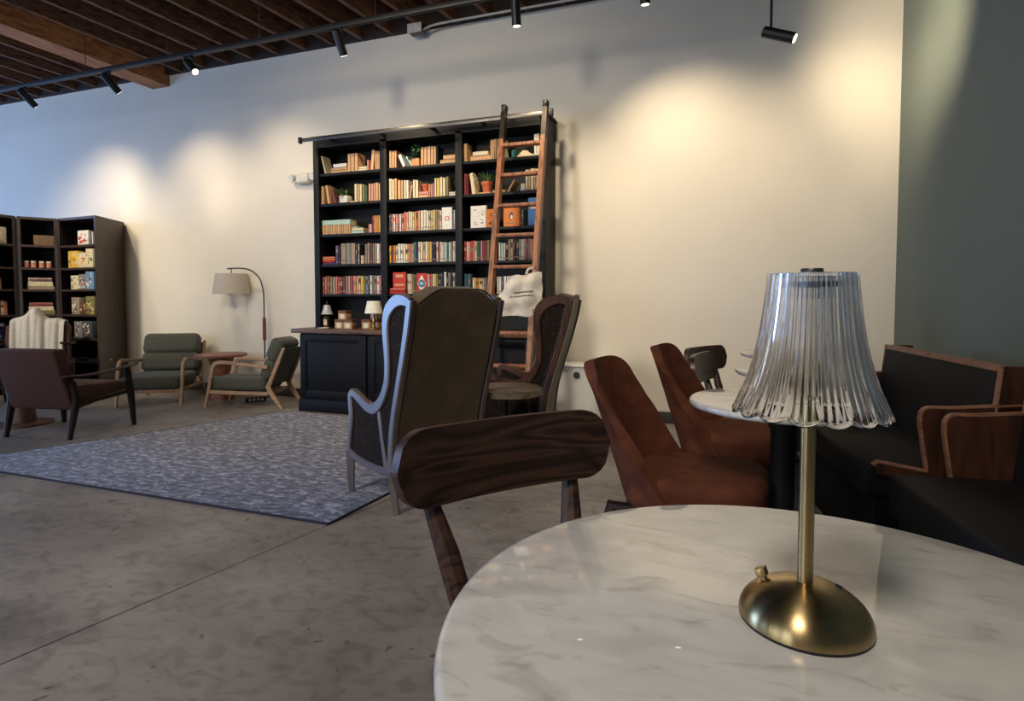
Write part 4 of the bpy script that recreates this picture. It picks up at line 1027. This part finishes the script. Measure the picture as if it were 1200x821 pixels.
def folded(u, x0, x1, d, z, h, c1, c2, label, stripes=True):
    x, y = u.at(x0, d); t = thing('folded_textile', label, 'textile', (x, y, z), u.rz, 'folded textiles on the diagonal corner unit'); w = x1 - x0
    bm = NB(); nl = max(2, int(h / .018))
    for k in range(nl):
        z0 = k * h / nl; r = h / nl / 2
        prism(bm, [(w + r * .0, z0)] + [(-.0 + 0 * r, z0)] + [(-.004 * (k % 2), z0 + r)] + [(0, z0 + 2 * r)] + [(w, z0 + 2 * r)] + [(w + .006, z0 + r)], XZ, random.uniform(-.006, .004), .16)
    obj('folds', bm, bookmat(c1), t)
    bm = NB()
    for k in range(14): box(bm, w * (.04 + k * .068), w * (.065 + k * .068), -.0085, .0, h * .12, h * .9)
    box(bm, 0, w, -.0086, 0, h * .45, h * .55)
    if stripes: obj('check_pattern', bm, bookmat(c2), t)
    else: bm.free()
    return LV
for row in (2, 3):
    z = LV[row]
    for k, (c1, c2, h, st_) in enumerate((('taupe', 'slate', .04, False), ('cream', 'tan', .05, False), ('white', 'maroon', .045, True)) if row == 2 else (('olive', 'slate', .045, False), ('cream', 'tan', .045, False), ('pink', 'maroon', .045, True))):
        folded(U_C, .065 + .008 * k, .31 - .012 * k, .07, z, h, c1, c2, '%s folded cloth, %s in the stack on the %s shelf of the diagonal unit' % (c1, ('bottom', 'middle', 'top')[k], ROWN[row]), st_); z += h
carton(U_C, .12, .29, .08, 4, .11, ['white', 'red', 'maroon', 'pink', 'red'], 'white box with red print on the fifth shelf of the diagonal unit', n=8)
# left unit
carton(U_L, .60, .78, .07, 0, .19, ['cream', 'white', 'grey', 'pink'], 'cream illustrated book standing on the top shelf of the left corner unit', .03, 8, 'book', None, None, 'book')
carton(U_L, .52, .70, .10, 1, .21, ['white', 'grey', 'white', 'slate'], 'plain white box on the second shelf of the left corner unit', .10, 5)
carton(U_L, .52, .73, .10, 2, .13, ['tan', 'cream', 'taupe'], 'tan box on the third shelf of the left corner unit', .10, 4)
for i, c in enumerate(('white', 'cream', 'pink', 'white', 'salmon', 'grey', 'maroon', 'cream', 'salmon')):
    x, y = U_L.at(.48 + i * .032, .08); o = obj('book', book_mesh(.03, .13, .17 - .01 * (i % 3), c), [bookmat(c), PAGE, bookmat('brown')], loc=(x, y, LV[3])); o.rotation_euler.z = U_L.rz
    tag(o, '%s upright book, %s from left on the fourth shelf of the left corner unit' % (c, ORD[i]), 'book', 'books on the left corner unit')
carton(U_L, .50, .76, .08, 4, .19, ['navy', 'sky', 'slate', 'white'], 'dark blue illustrated box on the fifth shelf of the left corner unit', .04, 8)

# ------------------------------------------------------------------ cafe tables, chairs, benches
def marble_material():
    m = bpy.data.materials.new('white_marble'); m.use_nodes = True
    nt = m.node_tree; b = nt.nodes['Principled BSDF']; L = nt.links.new
    tc = nt.nodes.new('ShaderNodeTexCoord')
    mp = nt.nodes.new('ShaderNodeMapping'); mp.inputs['Rotation'].default_value = (0, 0, .5); mp.inputs['Scale'].default_value = (1, 2.4, 1); L(tc.outputs['Object'], mp.inputs['Vector'])
    def noise(s, d, dis): n = nt.nodes.new('ShaderNodeTexNoise'); n.inputs['Scale'].default_value = s; n.inputs['Detail'].default_value = d; n.inputs['Distortion'].default_value = dis; L(mp.outputs['Vector'], n.inputs['Vector']); return n
    a = noise(9, 6, .5); r = nt.nodes.new('ShaderNodeValToRGB'); r.color_ramp.elements[0].position = .34; r.color_ramp.elements[1].position = .56
    r.color_ramp.elements[0].color = lin((208, 205, 200)); r.color_ramp.elements[1].color = lin((226, 223, 217)); L(a.outputs['Fac'], r.inputs['Fac'])
    v = noise(13, 5, .9); r2 = nt.nodes.new('ShaderNodeValToRGB'); e = r2.color_ramp.elements; e[0].position = .0; e[0].color = (1, 1, 1, 1); e[1].position = .66; e[1].color = (1, 1, 1, 1)
    e[1].position = .57; q = e.new(.74); q.color = lin((168, 163, 160)); 
    L(v.outputs['Fac'], r2.inputs['Fac'])
    x = nt.nodes.new('ShaderNodeMix'); x.data_type = 'RGBA'; x.blend_type = 'MULTIPLY'; x.inputs[0].default_value = .5; L(r.outputs['Color'], x.inputs[6]); L(r2.outputs['Color'], x.inputs[7])
    L(x.outputs[2], b.inputs['Base Color']); b.inputs['Roughness'].default_value = .4; b.inputs['Specular IOR Level'].default_value = .3
    b.inputs['Coat Weight'].default_value = 1; b.inputs['Coat Roughness'].default_value = .012
    return m
M_marble = marble_material()
def cafe_table(loc, R, label, h=.74):
    t = thing('marble_table', label, 'table', loc, 0, 'round marble tables along the benches')
    bm = NB(); lathe(bm, [(R - .012, h - .024), (R - .004, h - .022), (R, h - .016), (R, h - .007), (R - .003, h - .002), (R - .009, h)], 96); obj('tabletop', bm, M_marble, t, 50)
    bm = NB(); lathe(bm, [(.16, h - .045), (.16, h - .024)], 24); lathe(bm, [(.15, 0), (.16, .008), (.15, .02), (.07, .05), (.05, .08), (.042, .12), (.040, .30), (.052, .31), (.056, .33), (.050, .35), (.040, .36), (.038, h - .10), (.055, h - .07), (.06, h - .045)], 28)
    obj('pedestal', bm, M_blackm, t, 40)
    return t
TBL = (.098, .641)
cafe_table((TBL[0], TBL[1], 0), .385, 'large white marble table in the foreground carrying the glass lamp')
cafe_table((.20, 2.12, 0), .30, 'round marble table directly behind the lamp shade, beside the rust velvet chairs')
cafe_table((.37, 3.06, 0), .30, 'round marble table behind the second velvet chair, second farthest along the benches')
cafe_table((.42, 4.02, 0), .30, 'round marble table farthest from the camera, nearest the cream wall')

M_ash = wood('dark_stained_ash', (40, 25, 19), (84, 56, 43), .42, axis='Y', scale=1.15, dist=18, stretch=(.8, 9, 9), coat=.05)
def cafe_chair(loc, rz, label, W=.575, first=True):
    t = thing('cafe_chair', label, 'chair', loc, rz, 'dark wooden cafe chairs with curved backrests')
    # curved backrest board: x back is negative
    n, k = 36, 12; grid = []
    for i in range(n + 1):
        u = -1 + 2 * i / n; y = u * W / 2; x = -.27 + .035 * u * u
        e = max(0, (abs(y) - (W / 2 - .078)) / .078); hh = .084 * math.sqrt(max(0, 1 - min(e, .9995) ** 2.2)) + .001
        zc_ = .712
        grid.append([(x - .10 * (hh * (2 * j / k - 1)), y, zc_ + hh * (2 * j / k - 1)) for j in range(k + 1)])
    bm = NB(); shell(bm, grid, .027); o = obj('backrest', bm, M_ash, t, 50)
    md = o.modifiers.new('bevel', 'BEVEL'); md.width = .006; md.segments = 3; md.limit_method = 'ANGLE'; md.angle_limit = math.radians(50)
    for s in (-1, 1):
        bm = NB(); tube(bm, [(-.280, s * .195, .70), (-.268, s * .19, .62), (-.230, s * .168, .52), (-.180, s * .155, .42), (-.175, s * .165, .25), (-.22, s * .185, 0)], [.014, .020, .027, .028, .022, .016], 10, ry=1.0); obj('leg', bm, M_ash, t)
        bm = NB(); tube(bm, [(.27, s * .18, .44), (.28, s * .19, .22), (.295, s * .20, 0)], [.023, .020, .014], 8); obj('leg', bm, M_ash, t)
    bm = NB(); pts = [(.10 + .225 * math.copysign(abs(math.cos(a)) ** .6, math.cos(a)), .215 * math.copysign(abs(math.sin(a)) ** .6, math.sin(a))) for a in [2 * PI * q / 40 for q in range(40)]]
    prism(bm, pts, XY, .435, .46); o = obj('seat', bm, M_ash, t); md = o.modifiers.new('bevel', 'BEVEL'); md.width = .006; md.segments = 2; md.limit_method = 'ANGLE'
    bm = NB(); box(bm, -.14, .28, -.185, -.165, .39, .435, .003); box(bm, -.14, .28, .165, .185, .39, .435, .003); box(bm, .265, .285, -.17, .17, .39, .435, .003); box(bm, -.10, -.08, -.17, .17, .39, .435, .003); obj('seat_rail', bm, M_ash, t)
    return t
_fa = math.atan2(-.38, .456)
_ends = Vector((-.455, 1.265, 0)); _fd = Vector((math.cos(_fa), math.sin(_fa), 0))
ch0 = cafe_chair(tuple(_ends + _fd * .235), _fa, 'dark ash cafe chair with wide curved backrest, pulled up to the foreground marble table')
dup(ch0, (.125, 3.42, 0), math.radians(-12), 'dark cafe chair with curved back just right of the second velvet chair').scale = (.9, .9, .965)
dup(ch0, (.10, 3.98, 0), math.radians(-28), 'dark cafe chair farthest back, only its curved backrest showing by the cream wall').scale = (.9, .9, .955)

M_rust = mat('rust_brown_velvet', (106, 62, 44), .85, rgb2=(90, 50, 38), scale=14, bump=.08, bscale=500, spec=.15)
def velvet_chair(loc, rz, label):
    t = thing('velvet_chair', label, 'chair', loc, rz, 'rust velvet dining chairs')
    n, k = 28, 18; grid = []
    for i in range(n + 1):
        u = -1 + 2 * i / n; au = abs(u); col = []
        for j in range(k + 1):
            v = j / k
            top = .850 - .11 * au ** 4
            z = .36 + (top - .36) * v
            hw = .225 - .012 * v
            a = u * 1.28
            fwd = (.32 - .20 * v)
            x = -.215 - .15 * v + fwd * (1 - math.cos(a)) * .95; y = hw * math.sin(a) / math.sin(1.28)
            col.append((x, y, z))
        grid.append(col)
    bm = NB(); shell(bm, grid, .04); o = obj('backrest', bm, M_rust, t, 85)
    md = o.modifiers.new('bevel', 'BEVEL'); md.width = .0185; md.segments = 4; md.limit_method = 'ANGLE'; md.angle_limit = math.radians(55)
    bm = NB(); pts = [(.03 + .235 * math.copysign(abs(math.cos(a)) ** .55, math.cos(a)), .225 * math.copysign(abs(math.sin(a)) ** .55, math.sin(a))) for a in [2 * PI * q / 48 for q in range(48)]]
    prism(bm, pts, XY, .345, .475); o = obj('seat', bm, M_rust, t, 60); md = o.modifiers.new('bevel', 'BEVEL'); md.width = .035; md.segments = 4; md.limit_method = 'ANGLE'; md.angle_limit = math.radians(50)
    bm = NB(); box(bm, -.17, .20, -.17, .17, .315, .35, .004); obj('seat_frame', bm, M_dark, t)
    for s in (-1, 1):
        bm = NB(); tube(bm, [(.185, s * .165, .335), (.215, s * .18, 0)], [.022, .013], 8); obj('leg', bm, M_dark, t)
        bm = NB(); tube(bm, [(-.15, s * .15, .335), (-.235, s * .16, .34), (-.27, s * .165, .20), (-.32, s * .17, 0)], [.02, .026, .024, .014], 8, ry=1.2); obj('leg', bm, M_dark, t)
    return t
vc = velvet_chair((-.095, 2.17, 0), math.radians(-8), 'rust velvet chair nearest the camera, behind the foreground marble table')
dup(vc, (.06, 2.93, 0), math.radians(-8), 'second rust velvet chair, farther back toward the cream wall')

M_hide = mat('black_upholstery', (15, 15, 17), .7, var=.1, scale=40, bump=.1, bscale=300, spec=.3)
M_bench = wood('dark_red_brown_plywood', (42, 23, 15), (70, 40, 26), .45, axis='Z', stretch=(.8, 6, 6))
M_edge = wood('pale_plywood_edge', (112, 76, 56), (148, 106, 82), .5, axis='X')
def bench(loc, rz, label, L=1.06, foot=True):
    t = thing('settee_bench', label, 'bench', loc, rz, 'black settee benches along the green wall')
    for y0, y1 in ((0, .022), (L - .022, L)):
        arm = [(.225, .28), (.50, .28), (.50, .45), (.56, .69)] + rpoly(.20, .55, .40, .67, .035, 6, (0, 1, 0, 0))[1:8] + [(.225, .425)] + ([(.06, .452), (.045, .437), (.06, .405), (.215, .385)] if foot else [])
        bm = NB(); prism(bm, arm, XZ, y0, y1); pa = obj('side_panel', bm, M_bench, t)
        bm = NB(); e = [(.226, .425), (.218, .50), (.2085, .60)] + rpoly(.20, .55, .40, .67, .035, 6, (0, 1, 0, 0))[2:8][::-1] + [(.30, .671), (.558, .691)]
        e = [(.042, .437), (.06, .453), (.226, .426)] 
        if foot: band(bm, e, .009, y0 - .001, y1 + .001, .001)
        e = [(.226, .428), (.2, .60)] + [(.20 + .035 - .035 * math.cos(a * PI / 12), .635 + .035 * math.sin(a * PI / 12)) for a in range(7)] + [(.30, .671), (.50, .688), (.555, .692)]
        band(bm, e, .009, y0 - .001, y1 + .001, .001); obj('edge_band', bm, M_edge, pa)
        # back end board
        bm = NB(); prism(bm, [(.425, .45), (.50, .44), (.585, .83), (.462, .832)], XZ, y0, y1); bb = obj('back_end_board', bm, M_bench, t)
        bm = NB(); band(bm, [(.423, .45), (.46, .832)], .009, y0 - .001, y1 + .001, .001); obj('edge_band', bm, M_edge, bb)
    bm = NB(); box(bm, .02, .47, .024, L - .024, .30, .432 if foot else .452, .02, 3); obj('seat_cushion', bm, M_hide, t, 60)
    bm = NB(); prism(bm, [(.405, .43), (.46, .43), (.490, .812), (.452, .812)], XZ, .024, L - .024); obj('back_cushion', bm, M_hide, t)
    bm = NB(); prism(bm, [(.46, .40), (.475, .40), (.505, .812), (.490, .812)], XZ, .024, L - .024); obj('back_board', bm, M_bench, t)
    bm = NB(); prism(bm, [(.448, .812), (.496, .812), (.498, .832), (.449, .832)], XZ, .024, L - .024); obj('top_rail', bm, M_edge, t)
    bm = NB(); box(bm, .06, .48, .024, L - .024, .0, .30); obj('plinth', bm, M_hide, t)
    return t
BR = math.radians(7.0)
bench((.52, 2.55, 0), BR, 'black upholstered settee with pale top rail against the grey green wall, farther bench')
_bx = Vector((.555, 2.44, 0)) - Vector((-math.sin(BR), math.cos(BR), 0)) * 1.06
bench(tuple(_bx), BR, 'black settee nearest the camera beside the foreground marble table, rounded wooden arm panel', 1.06, False)

# ------------------------------------------------------------------ the lamp on the foreground table
BX, BY, TZ0 = .0875, .669, .74
tl = thing('table_lamp', 'brass table lamp with fluted scalloped glass shade on the foreground marble table', 'lamp', (BX, BY, TZ0))
def brass(name, rough):
    m = bpy.data.materials.new(name); m.use_nodes = True; nt = m.node_tree; b = nt.nodes['Principled BSDF']
    b.inputs['Metallic'].default_value = 1; b.inputs['Roughness'].default_value = rough; b.inputs['Anisotropic'].default_value = .8; b.inputs['Anisotropic Rotation'].default_value = .25
    tc = nt.nodes.new('ShaderNodeTexCoord'); n = nt.nodes.new('ShaderNodeTexNoise'); n.inputs['Scale'].default_value = 60; n.inputs['Detail'].default_value = 4
    mp = nt.nodes.new('ShaderNodeMapping'); mp.inputs['Scale'].default_value = (8, 8, .4); nt.links.new(tc.outputs['Object'], mp.inputs['Vector']); nt.links.new(mp.outputs['Vector'], n.inputs['Vector'])
    r = nt.nodes.new('ShaderNodeValToRGB'); r.color_ramp.elements[0].color = lin((158, 134, 92)); r.color_ramp.elements[1].color = lin((190, 168, 122))
    nt.links.new(n.outputs['Fac'], r.inputs['Fac']); nt.links.new(r.outputs['Color'], b.inputs['Base Color'])
    tg = nt.nodes.new('ShaderNodeTangent'); tg.direction_type = 'RADIAL'; tg.axis = 'Z'; nt.links.new(tg.outputs['Tangent'], b.inputs['Tangent'])
    return m
M_brass = brass('brushed_brass', .3)
bm = NB(); lathe(bm, [(.0635, 0), (.0645, .001), (.0645, .0035)], 64); obj('foot_pad', bm, M_blackm, tl)
bm = NB(); prof = [(.0648, .0035)] + [(.0648 * math.cos(a * PI / 2 / 14), .0045 + .0385 * math.sin(a * PI / 2 / 14)) for a in range(0, 14)] + [(.0075, .0432)]
lathe(bm, prof, 96); obj('base', bm, M_brass, tl, 60)
bm = NB(); lathe(bm, [(.0076, .0425), (.0076, .240), (.0045, .241), (.0040, .352)], 32); obj('stem', bm, M_brass, tl)
kn = math.radians(165)
def dome(a, r):
    q = math.acos(r / .0648); return Vector((r * math.cos(a), r * math.sin(a), .0045 + .0385 * math.sin(q))), Vector((math.cos(a) * r / .0648 ** 2, math.sin(a) * r / .0648 ** 2, math.sin(q) / .0385)).normalized()
p, nn = dome(kn, .040)
bm = NB(); tube(bm, [p - nn * .001, p + nn * .004], .0035, 12); box(bm, -.0055, .0055, -.0055, .0055, 0, .009, .001, 2, M=Matrix.Translation(p + nn * .003) @ nn.to_track_quat('Z', 'Y').to_matrix().to_4x4()); obj('dimmer_knob', bm, M_brass, tl)
p, nn = dome(math.radians(20), .036)
bm = NB(); tube(bm, [p - nn * .0005, p + nn * .0015], .0032, 10); obj('charging_port', bm, M_blackm, tl)

# fluted glass shade
M_shade = bpy.data.materials.new('clear_fluted_glass'); M_shade.use_nodes = True
_b = M_shade.node_tree.nodes['Principled BSDF']; _b.inputs['Transmission Weight'].default_value = 1; _b.inputs['Roughness'].default_value = .015; _b.inputs['IOR'].default_value = 1.5; _b.inputs['Base Color'].default_value = (.97, .98, 1, 1)
SP = [(.0455, .366), (.0470, .350), (.0500, .325), (.0545, .298), (.0610, .272), (.0690, .250), (.0765, .235), (.0825, .224)]
def shade_r(v):
    x = v * (len(SP) - 1); i = min(int(x), len(SP) - 2); f = x - i
    return SP[i][0] + (SP[i + 1][0] - SP[i][0]) * f, SP[i][1] + (SP[i + 1][1] - SP[i][1]) * f
NL, PER, VS = 16, 20, 30
SPs = cr([(a, b, 0) for a, b in SP], 5); VS = len(SPs) - 1
bm = NB(); NT = NL * PER; outer = []; inner = []
for j, q in enumerate(SPs):
    v = j / VS; r, z = q.x * .905, q.y; ro = []; ri = []
    for i in range(NT):
        a = 2 * PI * i / NT; ph = (i % PER) / PER
        lobe = math.sin(PI * ph)                       # rounded flute, crease between lobes
        rib = math.cos(2 * PI * ph * 4)
        amp = .0012 + .0024 * v
        R = r + amp * (lobe ** .8 - .6) + .00075 * rib * (1 - v ** 5)
        drop = .0046 * (lobe - .3) * max(0, (v - .55) / .45) ** 1.5
        ro.append(bm.verts.new((R * math.cos(a), R * math.sin(a), z - drop)))
        Ri = r - .0034 + .5 * amp * (lobe ** .8 - .6)
        ri.append(bm.verts.new((Ri * math.cos(a), Ri * math.sin(a), z - drop + (.0012 if j == VS else 0))))
    outer.append(ro); inner.append(ri)
for j in range(VS):
    for i in range(NT):
        k = (i + 1) % NT
        bm.faces.new((outer[j][i], outer[j][k], outer[j + 1][k], outer[j + 1][i])); bm.faces.new((inner[j][i], inner[j + 1][i], inner[j + 1][k], inner[j][k]))
bead = []
for i in range(NT):
    o_, n_ = outer[VS][i].co, inner[VS][i].co
    bead.append([bm.verts.new(o_.lerp(n_, .12) + Vector((0, 0, -.0009))), bm.verts.new(o_.lerp(n_, .5) + Vector((0, 0, -.0014))), bm.verts.new(o_.lerp(n_, .88) + Vector((0, 0, -.0009)))])
for i in range(NT):
    k = (i + 1) % NT
    st_ = [outer[VS][i]] + bead[i] + [inner[VS][i]]; en_ = [outer[VS][k]] + bead[k] + [inner[VS][k]]
    for q in range(4): bm.faces.new((st_[q], en_[q], en_[q + 1], st_[q + 1]))
    bm.faces.new((outer[0][i], inner[0][i], inner[0][k], outer[0][k]))
sh = obj('shade', bm, M_shade, tl, 80)
bm = NB(); lathe(bm, [(.0360, .3625), (.0360, .3655)], 64); obj('glass_top', bm, M_shade, tl)
bm = NB(); lathe(bm, [(.022, .352), (.022, .3575)], 32); lathe(bm, [(.0072, .340), (.0072, .3625)], 24); obj('light_disc', bm, M_steel, tl)
bm = NB(); lathe(bm, [(.0105, .3658), (.0108, .3662), (.0108, .370), (.0100, .3712)], 32); obj('finial', bm, M_steel, tl)

# ------------------------------------------------------------------ world and view
w = bpy.data.worlds.new('world'); S.world = w; w.use_nodes = True
w.node_tree.nodes['Background'].inputs['Color'].default_value = (.55, .70, 1, 1); w.node_tree.nodes['Background'].inputs['Strength'].default_value = .6
S.view_settings.view_transform = 'Standard'; S.view_settings.look = 'None'; S.view_settings.gamma = 1
S.view_settings.use_curve_mapping = False; S.view_settings.exposure = 0
S.cycles.max_bounces = 12; S.cycles.transmission_bounces = 12; S.cycles.glossy_bounces = 6; S.cycles.diffuse_bounces = 5
S.cycles.caustics_reflective = False; S.cycles.caustics_refractive = False
S.cycles.sample_clamp_indirect = 6
